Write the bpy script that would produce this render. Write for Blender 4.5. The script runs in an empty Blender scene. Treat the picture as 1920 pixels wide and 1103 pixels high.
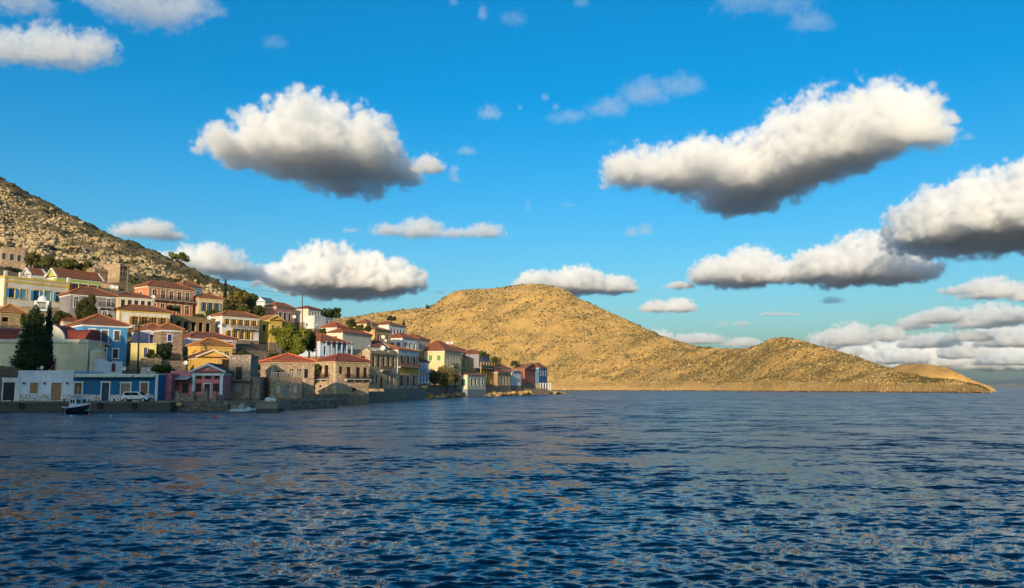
import bpy, math, random, time
import numpy as np
from mathutils import Vector, Matrix
R = math.radians
T0 = time.time()
sc = bpy.context.scene
col = sc.collection

# ------------------------------------------------------------------ camera
F, CX, CY, HOR, EYE = 1600.0, 960.0, 551.5, 728.5, 3.0
PITCH = math.atan((HOR - CY) / F)
cam = bpy.data.objects.new('camera', bpy.data.cameras.new('camera'))
col.objects.link(cam)
cam.location = (0, 0, EYE)
cam.rotation_euler = (math.pi / 2 + PITCH, 0, 0)
cam.data.sensor_width = 36
cam.data.lens = 36 * F / 1920
cam.data.clip_start = 0.5
cam.data.clip_end = 200000
sc.camera = cam

# ------------------------------------------------------------------ sky and sun
SUN_EL = 13.0
SUN_AZ = -166.0                       # compass angle from +Y, clockwise
az = R(SUN_AZ)
to_sun = Vector((math.sin(az) * math.cos(R(SUN_EL)), math.cos(az) * math.cos(R(SUN_EL)), math.sin(R(SUN_EL))))
world = bpy.data.worlds.new('World')
sc.world = world
world.use_nodes = True
wn, wl = world.node_tree.nodes, world.node_tree.links
bgn = wn['Background']
sky = wn.new('ShaderNodeTexSky')
sky.sky_type = 'NISHITA'
sky.sun_disc = False
sky.sun_elevation = R(SUN_EL)
sky.sun_rotation = R(SUN_AZ)
sky.altitude = 0
sky.air_density = 1.0
sky.dust_density = 2.6
sky.ozone_density = 3.0
tint = wn.new('ShaderNodeMix')
tint.data_type = 'RGBA'
tint.blend_type = 'MULTIPLY'
tint.inputs[0].default_value = 1.0
tint.inputs[7].default_value = (0.88, 1.04, 1.06, 1)
hs = wn.new('ShaderNodeHueSaturation')
hs.inputs['Saturation'].default_value = 1.36
wl.new(sky.outputs[0], tint.inputs[6])
wl.new(tint.outputs[2], hs.inputs['Color'])
wl.new(hs.outputs[0], bgn.inputs['Color'])
bgn.inputs['Strength'].default_value = 0.13
sun = bpy.data.objects.new('sun', bpy.data.lights.new('sun', 'SUN'))
col.objects.link(sun)
sun.data.energy = 4.1
sun.data.angle = R(0.5)
sun.data.color = (1.0, 0.79, 0.54)
sun.rotation_euler = to_sun.to_track_quat('Z', 'Y').to_euler()
sc.view_settings.view_transform = 'Standard'
sc.view_settings.look = 'None'
sc.view_settings.exposure = 0.52
sc.view_settings.gamma = 1.0
sc.view_settings.use_curve_mapping = False
sc.cycles.volume_bounces = 12
sc.cycles.volume_step_rate = 2.0
sc.cycles.max_bounces = 12
sc.cycles.diffuse_bounces = 3
sc.cycles.glossy_bounces = 3
sc.cycles.use_denoising = True

# ------------------------------------------------------------------ pixel to world helpers
cp, sp = math.cos(PITCH), math.sin(PITCH)
def ray(px, py):
    a, b = (px - CX) / F, -(py - CY) / F
    return Vector((a, cp - b * sp, sp + b * cp))
def P(px, py, Y):
    d = ray(px, py); k = Y / d.y
    return Vector((d.x * k, Y, EYE + d.z * k))
def PZ(px, py, z):
    d = ray(px, py); k = (z - EYE) / d.z
    return Vector((d.x * k, d.y * k, z))
def proj(p):
    x, y, z = p[0], p[1], p[2] - EYE
    f = y * cp + z * sp; u = -y * sp + z * cp
    return CX + F * x / f, CY - F * u / f
def along(C, t, px):
    """distance w along t from C at which C + w t shows in column px"""
    q = px - CX
    fC = C.y * cp + (C.z - EYE) * sp; ft = t.y * cp
    return (q * fC - F * C.x) / (F * t.x - q * ft)

def lin(c):
    if isinstance(c, str):
        c = [int(c[i:i + 2], 16) for i in (1, 3, 5)]
    o = []
    for v in c:
        v /= 255.0
        o.append(v / 12.92 if v <= 0.04045 else ((v + 0.055) / 1.055) ** 2.4)
    return (o[0], o[1], o[2], 1.0)

# ------------------------------------------------------------------ numpy noise
_rng = np.random.RandomState(7)
_perm = _rng.permutation(512)
_perm = np.concatenate([_perm, _perm])
_grad = np.stack([np.cos(np.linspace(0, 2 * np.pi, 512, endpoint=False)), np.sin(np.linspace(0, 2 * np.pi, 512, endpoint=False))], 1)
def pnoise(x, y):
    xi = np.floor(x).astype(int); yi = np.floor(y).astype(int)
    xf = x - xi; yf = y - yi
    u = xf ** 3 * (xf * (xf * 6 - 15) + 10); v = yf ** 3 * (yf * (yf * 6 - 15) + 10)
    def g(ix, iy, dx, dy):
        h = _perm[(_perm[ix & 511] + (iy & 511)) & 1023]
        return _grad[h & 511, 0] * dx + _grad[h & 511, 1] * dy
    a = g(xi, yi, xf, yf); b = g(xi + 1, yi, xf - 1, yf); c = g(xi, yi + 1, xf, yf - 1); d = g(xi + 1, yi + 1, xf - 1, yf - 1)
    return (a + (b - a) * u) + ((c + (d - c) * u) - (a + (b - a) * u)) * v
def fbm(x, y, octv=5, gain=0.5, ridged=False):
    s = np.zeros_like(x, dtype=float); amp = 1.0
    for k in range(octv):
        n = pnoise(x * 2 ** k + 17.3 * k, y * 2 ** k - 9.1 * k)
        s += amp * (0.5 - np.abs(n) * 1.6 if ridged else n); amp *= gain
    return s

# ------------------------------------------------------------------ materials
MATS = {}
class NT:
    def __init__(s, name):
        s.m = bpy.data.materials.new(name); s.m.use_nodes = True
        s.t = s.m.node_tree; s.n = s.t.nodes; s.l = s.t.links
        s.b = s.n['Principled BSDF']
    def new(s, t, **k):
        q = s.n.new(t)
        for a, v in k.items(): setattr(q, a, v)
        return q
    def put(s, sock, v):
        if isinstance(v, bpy.types.NodeSocket): s.l.new(v, sock)
        else: sock.default_value = v
    def noise(s, vec, scale, detail=4, rough=.55):
        q = s.new('ShaderNodeTexNoise'); s.put(q.inputs['Vector'], vec)
        q.inputs['Scale'].default_value = scale; q.inputs['Detail'].default_value = detail; q.inputs['Roughness'].default_value = rough
        return q.outputs['Fac']
    def ramp(s, f, a, b, lo=0., hi=1.):
        q = s.new('ShaderNodeMapRange'); s.put(q.inputs[0], f)
        for i, v in enumerate((a, b, lo, hi)): q.inputs[i + 1].default_value = v
        return q.outputs[0]
    def mix(s, f, a, b, mode='MIX'):
        q = s.new('ShaderNodeMix', data_type='RGBA', blend_type=mode)
        s.put(q.inputs[0], f); s.put(q.inputs[6], a); s.put(q.inputs[7], b)
        return q.outputs[2]
    def math(s, op, a, b=0.):
        q = s.new('ShaderNodeMath', operation=op); s.put(q.inputs[0], a); s.put(q.inputs[1], b)
        return q.outputs[0]
    def bump(s, h, dist, strength=1.0):
        q = s.new('ShaderNodeBump'); s.put(q.inputs['Height'], h); q.inputs['Distance'].default_value = dist
        q.inputs['Strength'].default_value = strength; s.l.new(q.outputs[0], s.b.inputs['Normal'])
    def coord(s, w='Object'):
        return s.new('ShaderNodeTexCoord').outputs[w]
    def world(s):
        return s.new('ShaderNodeNewGeometry').outputs['Position']

def shade(c, k):
    return (min(1, c[0] * k), min(1, c[1] * k), min(1, c[2] * k), 1)

def plaster(c, dirt=.35):
    key = ('plaster', str(c), dirt)
    if key in MATS: return MATS[key]
    t = NT('plaster_paint'); c = lin(c); v = t.world()
    big = t.noise(v, .35, 5, .65); fine = t.noise(v, 3., 4, .6)
    st = t.new('ShaderNodeMapping'); t.put(st.inputs[0], v); st.inputs['Scale'].default_value = (1.6, 1.6, .18)
    streak = t.noise(st.outputs[0], 1.3, 4, .6)
    x = t.mix(t.ramp(big, .35, .7), c, shade(c, .74))
    x = t.mix(t.ramp(streak, .48, .72, 0, min(.8, dirt * 1.5)), x, (c[0] * .5 + .03, c[1] * .48 + .027, c[2] * .45 + .022, 1))
    x = t.mix(t.ramp(fine, .6, .8, 0, .35), x, shade(c, 1.15))
    t.put(t.b.inputs['Base Color'], x); t.b.inputs['Roughness'].default_value = .88
    t.bump(fine, .02, .5); MATS[key] = t.m; return t.m

def flat(c, rough=.6, metal=0., var=.25, spec=.4):
    key = ('flat', str(c), rough, metal)
    if key in MATS: return MATS[key]
    t = NT('paint'); c = lin(c); v = t.world()
    x = t.mix(t.ramp(t.noise(v, 2.5, 4, .6), .35, .7), c, shade(c, 1 - var))
    t.put(t.b.inputs['Base Color'], x); t.b.inputs['Roughness'].default_value = rough; t.b.inputs['Metallic'].default_value = metal
    t.b.inputs['Specular IOR Level'].default_value = spec
    MATS[key] = t.m; return t.m

def stone(c, mortar=None, size=2.6):
    key = ('stone', str(c), size)
    if key in MATS: return MATS[key]
    t = NT('rubble_masonry'); c = lin(c)
    v = t.new('ShaderNodeMapping'); t.put(v.inputs[0], t.world()); v.inputs['Scale'].default_value = (1, 1, 1.5)
    wob = t.noise(v.outputs[0], 1.2, 3); vv = t.new('ShaderNodeVectorMath', operation='ADD')
    t.put(vv.inputs[0], v.outputs[0]); t.put(vv.inputs[1], t.mix(.5, (0, 0, 0, 1), wob))
    vo = t.new('ShaderNodeTexVoronoi', feature='F1'); t.put(vo.inputs['Vector'], vv.outputs[0]); vo.inputs['Scale'].default_value = size
    ve = t.new('ShaderNodeTexVoronoi', feature='DISTANCE_TO_EDGE'); t.put(ve.inputs['Vector'], vv.outputs[0]); ve.inputs['Scale'].default_value = size
    sep = t.new('ShaderNodeSeparateColor'); t.put(sep.inputs[0], vo.outputs['Color'])
    x = t.mix(sep.outputs[0], shade(c, .55), shade(c, 1.35))
    x = t.mix(t.math('MULTIPLY', sep.outputs[1], .35), x, lin((190, 140, 95)))
    x = t.mix(t.ramp(t.noise(t.world(), .5, 5, .65), .42, .68, 0, .6), x, shade(c, .6))
    e = t.ramp(ve.outputs['Distance'], .0, .09)
    x = t.mix(t.math('SUBTRACT', 1., e), x, shade(c, .38))
    t.put(t.b.inputs['Base Color'], x); t.b.inputs['Roughness'].default_value = .95
    t.bump(t.math('ADD', e, t.math('MULTIPLY', t.noise(t.world(), 6, 4), .8)), .06, .9)
    MATS[key] = t.m; return t.m

def tiles(c):
    key = ('tiles', str(c))
    if key in MATS: return MATS[key]
    t = NT('clay_roof_tiles'); c = lin(c); uv = t.coord('UV')
    s = t.new('ShaderNodeSeparateXYZ'); t.put(s.inputs[0], uv)
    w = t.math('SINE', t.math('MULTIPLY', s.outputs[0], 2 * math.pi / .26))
    rowf = t.math('FRACT', t.math('MULTIPLY', s.outputs[1], 1 / .36))
    fl = t.new('ShaderNodeVectorMath', operation='FLOOR'); mp = t.new('ShaderNodeMapping'); t.put(mp.inputs[0], uv); mp.inputs['Scale'].default_value = (1 / .26, 1 / .36, 1)
    t.put(fl.inputs[0], mp.outputs[0]); wn_ = t.new('ShaderNodeTexWhiteNoise'); t.put(wn_.inputs[0], fl.outputs[0])
    x = t.mix(wn_.outputs[0], shade(c, .62), shade(c, 1.3))
    x = t.mix(t.ramp(t.noise(t.world(), .45, 5, .65), .4, .7, 0, .75), x, (c[0] * .42 + .02, c[1] * .6 + .02, c[2] * .6 + .015, 1))
    x = t.mix(t.ramp(t.noise(t.world(), 2.2, 3), .6, .8, 0, .5), x, lin((205, 140, 95)))
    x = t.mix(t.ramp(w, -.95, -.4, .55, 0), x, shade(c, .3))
    t.put(t.b.inputs['Base Color'], x); t.b.inputs['Roughness'].default_value = .85
    t.bump(t.math('ADD', w, t.math('MULTIPLY', rowf, .8)), .035, .9)
    MATS[key] = t.m; return t.m

def glass():
    key = 'glass'
    if key in MATS: return MATS[key]
    t = NT('dark_window_glass'); t.put(t.b.inputs['Base Color'], t.mix(t.noise(t.world(), 1.1, 2), (.012, .014, .016, 1), (.05, .05, .05, 1)))
    t.b.inputs['Roughness'].default_value = .12; MATS[key] = t.m; return t.m

def leafmat(c, c2=None):
    key = ('leaf', str(c))
    if key in MATS: return MATS[key]
    t = NT('foliage'); c = lin(c); c2 = lin(c2) if c2 else shade(c, 1.8)
    at = t.new('ShaderNodeAttribute'); at.attribute_name = 'tint'
    x = t.mix(at.outputs['Fac'], shade(c, .55), c2)
    t.put(t.b.inputs['Base Color'], x); t.b.inputs['Roughness'].default_value = .75; t.b.inputs['Specular IOR Level'].default_value = .2
    tr = t.new('ShaderNodeBsdfTranslucent'); t.put(tr.inputs[0], x); ms = t.new('ShaderNodeMixShader'); ms.inputs[0].default_value = .2
    t.l.new(t.b.outputs[0], ms.inputs[1]); t.l.new(tr.outputs[0], ms.inputs[2]); t.l.new(ms.outputs[0], t.n['Material Output'].inputs[0])
    MATS[key] = t.m; return t.m

def rockmat(name, a, b, dark, green, gscale=.02, gamt=.5, relief=.6, shore=False):
    key = ('rock', name)
    if key in MATS: return MATS[key]
    t = NT(name); v = t.world(); a, b, dark, green = map(lin, (a, b, dark, green))
    x = t.mix(t.ramp(t.noise(v, .05, 6, .65), .35, .65), a, b)
    x = t.mix(t.ramp(t.noise(v, .35, 5, .7), .5, .68, 0, .8), x, dark)
    g = t.math('MULTIPLY', t.ramp(t.noise(v, gscale, 6, .65), .46, .62), t.ramp(t.noise(v, .22, 4, .7), .38, .6))
    x = t.mix(t.math('MULTIPLY', g, gamt), x, green)
    if shore:
        z_ = t.new('ShaderNodeSeparateXYZ'); t.put(z_.inputs[0], v); zz = t.math('ADD', z_.outputs[2], t.math('MULTIPLY', t.noise(v, .05, 5, .65), 16.))
        x = t.mix(t.ramp(zz, 10., 15., .75, 0), x, t.mix(t.ramp(t.noise(v, .3, 5, .65), .4, .65), lin('#c8a46c'), lin('#9c7a4c')))
        x = t.mix(t.ramp(z_.outputs[2], .5, .9, 1, 0), x, lin('#2c2a20'))
    t.put(t.b.inputs['Base Color'], x); t.b.inputs['Roughness'].default_value = .95; t.b.inputs['Specular IOR Level'].default_value = .15
    t.bump(t.noise(v, .4, 6, .7), relief * 2, .8)
    MATS[key] = t.m; return t.m

# ------------------------------------------------------------------ mesh builder
class MB:
    def __init__(s): s.v = []; s.f = []; s.uv = []
    def face(s, pts, uv=None):
        i = len(s.v); s.v += [tuple(p) for p in pts]; s.f.append(tuple(range(i, i + len(pts))))
        s.uv.append(uv if uv else [(0, 0)] * len(pts)); return s
    def box(s, x0, x1, y0, y1, z0, z1):
        a = [(x0, y0, z0), (x1, y0, z0), (x1, y1, z0), (x0, y1, z0), (x0, y0, z1), (x1, y0, z1), (x1, y1, z1), (x0, y1, z1)]
        for q in ((0, 3, 2, 1), (4, 5, 6, 7), (0, 1, 5, 4), (1, 2, 6, 5), (2, 3, 7, 6), (3, 0, 4, 7)):
            s.face([a[k] for k in q])
        return s
    def tube(s, pts, r, n=6, r2=None):
        pts = [Vector(p) for p in pts]; m = len(pts); rings = []
        for i, p in enumerate(pts):
            d = (pts[min(i + 1, m - 1)] - pts[max(i - 1, 0)]).normalized()
            u = d.orthogonal().normalized(); w = d.cross(u); rr = r if r2 is None else r + (r2 - r) * i / (m - 1)
            rings.append([p + (u * math.cos(2 * math.pi * k / n) + w * math.sin(2 * math.pi * k / n)) * rr for k in range(n)])
        for a, b in zip(rings, rings[1:]):
            for k in range(n): s.face([a[k], a[(k + 1) % n], b[(k + 1) % n], b[k]])
        s.face(rings[0][::-1]); s.face(rings[-1]); return s
    def lathe(s, prof, n=12, c=(0, 0, 0)):
        rings = [[(c[0] + r * math.cos(2 * math.pi * k / n), c[1] + r * math.sin(2 * math.pi * k / n), c[2] + z) for k in range(n)] for r, z in prof]
        for a, b in zip(rings, rings[1:]):
            for k in range(n): s.face([a[k], a[(k + 1) % n], b[(k + 1) % n], b[k]])
        return s
    def prism(s, poly, ax, a0, a1):
        """poly of (p,q) extruded along axis ax (0 x,1 y,2 z) from a0 to a1"""
        def m(p, a): return {0: (a, p[0], p[1]), 1: (p[0], a, p[1]), 2: (p[0], p[1], a)}[ax]
        n = len(poly)
        s.face([m(p, a0) for p in poly]); s.face([m(p, a1) for p in poly][::-1])
        for k in range(n): s.face([m(poly[k], a0), m(poly[(k + 1) % n], a0), m(poly[(k + 1) % n], a1), m(poly[k], a1)])
        return s
    def build(s, name, mat, parent=None, smooth=False, weld=False):
        me = bpy.data.meshes.new(name); me.from_pydata(s.v, [], s.f)
        ul = me.uv_layers.new(name='UVMap'); flat_ = [c for f in s.uv for p in f for c in p]
        ul.data.foreach_set('uv', flat_)
        if weld or smooth:
            import bmesh
            bm = bmesh.new(); bm.from_mesh(me); bmesh.ops.remove_doubles(bm, verts=bm.verts, dist=.001); bmesh.ops.recalc_face_normals(bm, faces=bm.faces); bm.to_mesh(me); bm.free()
        if smooth: me.polygons.foreach_set('use_smooth', [True] * len(me.polygons))
        me.materials.append(mat)
        o = bpy.data.objects.new(name, me); col.objects.link(o)
        if parent: o.parent = parent
        return o

def npmesh(name, V, Fc, mat, parent=None, smooth=False, attr=None):
    me = bpy.data.meshes.new(name); V = np.asarray(V, np.float32); Fc = np.asarray(Fc, np.int32); k = Fc.shape[1]
    me.vertices.add(len(V)); me.vertices.foreach_set('co', V.ravel())
    me.loops.add(Fc.size); me.loops.foreach_set('vertex_index', Fc.ravel())
    me.polygons.add(len(Fc)); me.polygons.foreach_set('loop_start', np.arange(0, Fc.size, k, dtype=np.int32))
    me.polygons.foreach_set('loop_total', np.full(len(Fc), k, np.int32))
    if smooth: me.polygons.foreach_set('use_smooth', np.ones(len(Fc), bool))
    me.update(calc_edges=True)
    if attr is not None:
        a = me.attributes.new('tint', 'FLOAT', 'POINT'); a.data.foreach_set('value', np.asarray(attr, np.float32))
    me.materials.append(mat); o = bpy.data.objects.new(name, me); col.objects.link(o)
    if parent: o.parent = parent
    return o

def tag(o, label=None, cat=None, group=None, kind=None):
    if label: o['label'] = label
    if cat: o['category'] = cat
    if group: o['group'] = group
    if kind: o['kind'] = kind
    return o
def empty(name, loc, rz, label, cat, group=None):
    o = bpy.data.objects.new(name, None); col.objects.link(o); o.location = loc; o.rotation_euler = (0, 0, rz); o.empty_display_size = .5
    return tag(o, label, cat, group)
def copy_tree(o, parent=None):
    c = o.copy(); col.objects.link(c)
    if parent: c.parent = parent
    for ch in o.children: copy_tree(ch, c)
    return c

# ------------------------------------------------------------------ icosphere for rocks / shrubs
def ico(sub):
    t = (1 + 5 ** .5) / 2
    v = [(-1, t, 0), (1, t, 0), (-1, -t, 0), (1, -t, 0), (0, -1, t), (0, 1, t), (0, -1, -t), (0, 1, -t), (t, 0, -1), (t, 0, 1), (-t, 0, -1), (-t, 0, 1)]
    f = [(0, 11, 5), (0, 5, 1), (0, 1, 7), (0, 7, 10), (0, 10, 11), (1, 5, 9), (5, 11, 4), (11, 10, 2), (10, 7, 6), (7, 1, 8), (3, 9, 4), (3, 4, 2), (3, 2, 6), (3, 6, 8), (3, 8, 9), (4, 9, 5), (2, 4, 11), (6, 2, 10), (8, 6, 7), (9, 8, 1)]
    v = [np.array(p, float) / np.linalg.norm(p) for p in v]
    for _ in range(sub):
        c = {}; nf = []
        def mid(a, b):
            k = (min(a, b), max(a, b))
            if k not in c:
                p = v[a] + v[b]; v.append(p / np.linalg.norm(p)); c[k] = len(v) - 1
            return c[k]
        for a, b, d in f:
            x, y, z = mid(a, b), mid(b, d), mid(d, a); nf += [(a, x, z), (b, y, x), (d, z, y), (x, y, z)]
        f = nf
    return np.array(v), np.array(f)
ICO0, ICO1, ICO2 = ico(0), ico(1), ico(2)
OCT = (np.array([(1, 0, 0), (-1, 0, 0), (0, 1, 0), (0, -1, 0), (0, 0, 1), (0, 0, -1)], float), np.array([(0, 2, 4), (2, 1, 4), (1, 3, 4), (3, 0, 4), (2, 0, 5), (1, 2, 5), (3, 1, 5), (0, 3, 5)]))
def blobs(pos, size, rng, base=ICO1, squash=(.55, .9), rough=.28):
    """many lumpy boulders or shrubs as one vertex / face array"""
    V0, F0 = base; n = len(pos); k = len(V0)
    r = 1 + rng.uniform(-rough, rough, (n, k, 1))
    V = V0[None] * r
    sc_ = np.stack([rng.uniform(.75, 1.25, n), rng.uniform(.75, 1.25, n), rng.uniform(*squash, n)], 1)
    V = V * sc_[:, None, :]
    a = rng.uniform(0, 2 * np.pi, n); c, s_ = np.cos(a)[:, None], np.sin(a)[:, None]
    x = V[..., 0] * c - V[..., 1] * s_; y = V[..., 0] * s_ + V[..., 1] * c
    V = np.stack([x, y, V[..., 2]], -1) * np.asarray(size)[:, None, None] + np.asarray(pos)[:, None, :]
    Fc = (F0[None] + (np.arange(n) * k)[:, None, None]).reshape(-1, 3)
    return V.reshape(-1, 3), Fc

# ------------------------------------------------------------------ the houses of the village, as data (built further down)
WH, CR, TR = '#e0ddd6', '#d6c9a6', '#cfcbc0'
RED, ORG, TERRA = '#96402c', '#b85c36', '#a0503a'
ST, STG, STW = '#a08f74', '#a3988a', '#b09a74'
HOUSES = []
def house(label, xc, ye, yb, xr, D, a, **k):
    k.update(label=label, xc=xc, ye=ye, yb=yb, xr=xr, D=D, a=R(a))
    C = P(xc, yb, D)
    t = Vector((math.cos(k['a']), math.sin(k['a']), 0)); n = Vector((-math.sin(k['a']), math.cos(k['a']), 0))
    k['w'] = along(C, t, xr)
    k['d'] = along(C, n, k['xl']) if k.get('xl') is not None else k.get('d', 8)
    k['H'] = P(xc, ye, D).z - C.z
    k['C'], k['t'], k['n'] = C, t, n
    rf = k.get('roof', ('hip', None))
    if rf[0] not in ('flat', 'none') and rf[1] is not None:
        m = C + t * k['w'] / 2 + n * k['d'] / 2
        if rf[0] == 'gable_f': m = C + t * k['w'] / 2
        k['rh'] = max(.35, P(CX, rf[1], m.y).z - C.z - k['H'])
    HOUSES.append(k); return k

# ---- waterfront row, left (in shade)
house('white flat roofed garage with a wide dark opening at left end of quay', 2, 712, 752, 31, 118, 2, xl=None, d=8, wall=WH, roof=('flat', .25), front=[('px', 4, 26, 717, 751, 'b:#16211f')], trim=WH, pre=26)
house('pale lilac blue flat roofed house with tan doors on the quay', 32, 699, 752, 135.5, 118, 2, d=9, wall='#d9dfe6', roof=('flat', .3), trim='#d9dde2', pil=[(0, .035)], band=('#cfc8bb', .235),
      front=[('px', 55, 70, 718, 738, 'c:#a07a50'), ('px', 95, 114, 718, 751, 'd:#a07a50')], lamps=[44, 83, 125.5])
house('deep blue flat roofed house with brown shutters and cream awnings', 137, 703, 752, 295, 118, 2, d=9, wall='#1a6a96', roof=('flat', .12), trim='#dfe0dc', pil=[(.968, 1.0)], band=('#cfc8bb', .235), awn=[(139, 247), (250, 289)],
      front=[('px', 138.5, 152, 718, 739.5, 'c:#6e4a2c'), ('px', 190, 203.5, 718, 751, 'd:#1d3a52'), ('px', 226, 243, 719, 751, 'd:#8d7a66'), ('px', 262.5, 276, 718, 739.5, 'c:#8a6440')])
house('low dusky pink annex wall beside the pink gabled house', 297, 702, 751, 320, 121, 4, d=8, wall='#c4727a', roof=('flat', .1), trim='#c4727a', front=[('px', 301, 307, 720, 745, 'b:#3c2a3a')])
house('low pink flat roofed wing with dark doors under a glazed canopy', 318, 697, 748, 358, 124, 4, d=8, wall='#dc8682', roof=('flat', .12), trim='#d0a0a0', front=[('px', 323, 333.5, 719, 745, 'b:#2e1614'), ('px', 341, 352.5, 719, 736, 'b:#2e1614')], canopy=(314, 358, 711))
house('pink gabled house with white pilasters and pediment facing the water', 359, 699, 748, 417, 124, 6, d=11, wall='#dc827e', roof=('gable_f', 682), roofc='#6f3b2a', trim='#dfe4ea', pil=[(0, .09), (.91, 1.0)], entab=True,
      front=[('px', 366.5, 377, 701.5, 711, 'b:#2a1a16'), ('px', 382, 394.5, 701.5, 711, 'b:#2a1a16'), ('px', 399.5, 410, 701.5, 711, 'b:#2a1a16'), ('px', 365.5, 376.5, 719, 735, 'b:#301614'), ('px', 382.5, 393, 720, 744, 'd:#26161a'), ('px', 398.5, 410, 719.5, 736, 'b:#301614')])
house('roofless two storey grey stone house with one tall dark doorway', 427, 668, 748, 468, 130, 6, d=6, wall=STG, wmat='stone', roof=('flat', .2), trim=ST,
      front=[('px', 440.5, 452, 688, 712, 'b:#181210'), ('px', 440.5, 451.5, 721, 733, 'c:#9aa0a0')], ledge=[(.02, 1.15, .41)])
house('low stone annex wall right of the roofless grey stone house', 468.5, 708, 748, 486, 131, 6, d=6, wall=STG, wmat='stone', roof=('flat', .1), trim=ST, front=[('px', 470, 476, 722, 738, 'b:#9a8e80')])
house('stone house with orange hip roof behind a stone terrace', 508, 678, 747, 588, 141, 30, xl=487, wall='#c2a88c', wmat='stone', roof=('hip', 663), roofc=ORG, trim='#b59f80', quoin=True,
      front=[('px', 517, 524, 695, 709, 'd:#1c0e10'), ('px', 541.5, 549, 692, 705, 'w'), ('px', 555.5, 563.5, 692, 705, 'w'), ('px', 569, 576.5, 692, 709, 'd:#121216')], left=[(1, .78, .9, .9, 'w'), (1, .53, .68, .9, 'w')])
house('stone terrace block with white arched windows below the orange roofed house', 506, 709, 747, 565, 134, 28, xl=488, wall='#bca48a', wmat='stone', roof=('flat', .15), trim=ST, balus=True,
      front=[('px', 517.5, 524.5, 723, 737, 'a:#c8c6be'), ('px', 532.5, 541, 723, 745, 'd:#7d8a90'), ('px', 549.5, 556.5, 723, 737, 'a:#c8c6be')])
house('dark timber garage doors between the two stone houses', 566, 717, 738, 585, 150, 10, d=4, wall='#7d6a62', roof=('flat', .1), trim='#8d8f94', front=[('px', 567.5, 582, 719, 737, 'b:#3a2626')])
house('square stone house with red hip roof and two dark balconies', 627.5, 677, 741, 691, 166, 50, xl=591, wall='#c4aa88', wmat='stone', roof=('hip', 664), roofc='#8c3f2a', trim='#b5a082', quoin=True, found=4,
      front=[('px', 635, 641, 687, 701, 'b:#2c1a18'), ('px', 649.5, 657, 688, 709, 'b:#321615'), ('px', 667, 674.5, 689, 709, 'b:#321615'), ('px', 681, 687.5, 689.5, 709, 'b:#2c1a18'), ('px', 634, 641, 715, 730, 'b:#a09a92'), ('px', 648, 655, 715, 730, 'b:#a09a92'), ('px', 659, 668, 727, 735, 'b:#4c3a30')],
      left=[('px', 596.5, 601, 687, 694, 'b:#241a16'), ('px', 607, 614.5, 685, 708, 'b:#36181a'), ('px', 607, 613, 721, 737, 'b:#b5ae9c'), ('px', 598, 602, 722, 727, 'b:#4a2a22')], balc=[(.26, 1.0, 711, '#1c1a1c')], balcl=[(593, 618, 711)])
house('tall ruined stone house with ornate crumbling facade and small balcony', 692.5, 659, 736, 744, 206, 70, xl=612, wall='#c6b090', wmat='stone', roof=('flat', .45), trim='#b8a68a', found=4, ragged=True,
      front=[(5, .63, .91, 1.3, 'o', .04, .04), ('px', 697, 701.5, 704, 721, 'o'), ('px', 704.5, 709, 704, 721, 'o'), ('px', 713, 718.5, 707, 729, 'o'), ('px', 726, 730, 704, 721, 'o'), ('px', 734, 738, 704, 721, 'o')], left=[('px', 676, 683, 668, 674, 'o')], balc=[(.36, .68, 694, '#4a2a22')])
house('ochre yellow house with white framed windows and one long balcony', 745, 656, 729, 784.5, 241, 73, d=15, wall='#dca63e', roof=('hip', 645), roofc='#a26231', trim='#dedcd4', quoin=True, found=4, bandt=1.1, sockel='#9d9990',
      front=[(3, .62, .86, 1.4, 's:#24468a', .06, .06), (3, .06, .36, 1.5, 's:#24468a', .06, .06)], balc=[(.02, .98, 688.5, '#7a4a30')])
house('small white house with blue shutters beside the ochre yellow house', 785, 679, 719, 804, 258, 66, d=8, wall='#c3d0dc', roof=('hip', 669), roofc='#5e2c1e', trim='#e0e4e8', front=[(3, .55, .88, 1.0, 'c:#1f5a96'), (3, .05, .42, 1.1, 'd:#1f5a96')], balc=[(.1, .9, 698, '#2a5a8a')])
house('cream house with red hip roof and green shutters above the leaning tree', 833, 658, 712, 865, 302, 72, xl=778, wall='#d6c08c', roof=('hip', 640), roofc='#945331', trim='#dcd8cc',
      front=[(5, .42, .78, 1.1, 'c:#2c4a44', .05, .05)], left=[(3, .66, .85, 1.4, 'c:#5f8a3c', .1, .05)], balc=[(.4, .75, 687, '#2c2a2c')])
house('cream boathouse with green shutters standing at the water edge', 876.5, 703.5, 730, 911, 320, 70, xl=858, wall='#d2caac', roof=('mono', 697), roofc='#946640', trim='#d8d4c4', found=7, foundc='#85888a',
      front=[(4, .28, .8, 2.0, 'c:#2c6450', .12, .08)], left=[(1, .25, .72, 2.4, 'c:#2a6a4c')])
house('dark olive house with red roof and brown veranda behind the boathouse', 866, 671, 712, 899, 342, 76, d=9, wall='#8a7d38', roof=('hip', 664), roofc='#6d3b2a', trim='#d8d4c8', front=[(5, .55, .88, 1.3, 'w', .15, .02)], balc=[(.0, .75, 694, '#5a2a22')])
house('white upper storey with red roof above the brown veranda', 866, 662, 690, 897, 354, 76, d=10, wall='#cfccc4', roof=('hip', 654), roofc='#944f31', trim='#d8d4c8', front=[(4, .3, .75, 1.0, 'b:#6a5a50', .05, .3)])
house('grey house with red roof and dark windows right of the brown veranda', 898, 664, 706, 918, 356, 74, d=10, wall='#8d8790', roof=('hip', 656), roofc='#944f31', trim='#8d8790', front=[(3, .58, .85, 1.1, 'o')])
house('house with bright yellow columns along its upper veranda', 893, 691, 722, 919, 340, 75, d=8, wall='#7d7440', roof=('none', None), trim='#dedad0', front=[(4, .02, .8, 1.5, 'w', .02, .02)], cols='#c99a1c')
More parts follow.
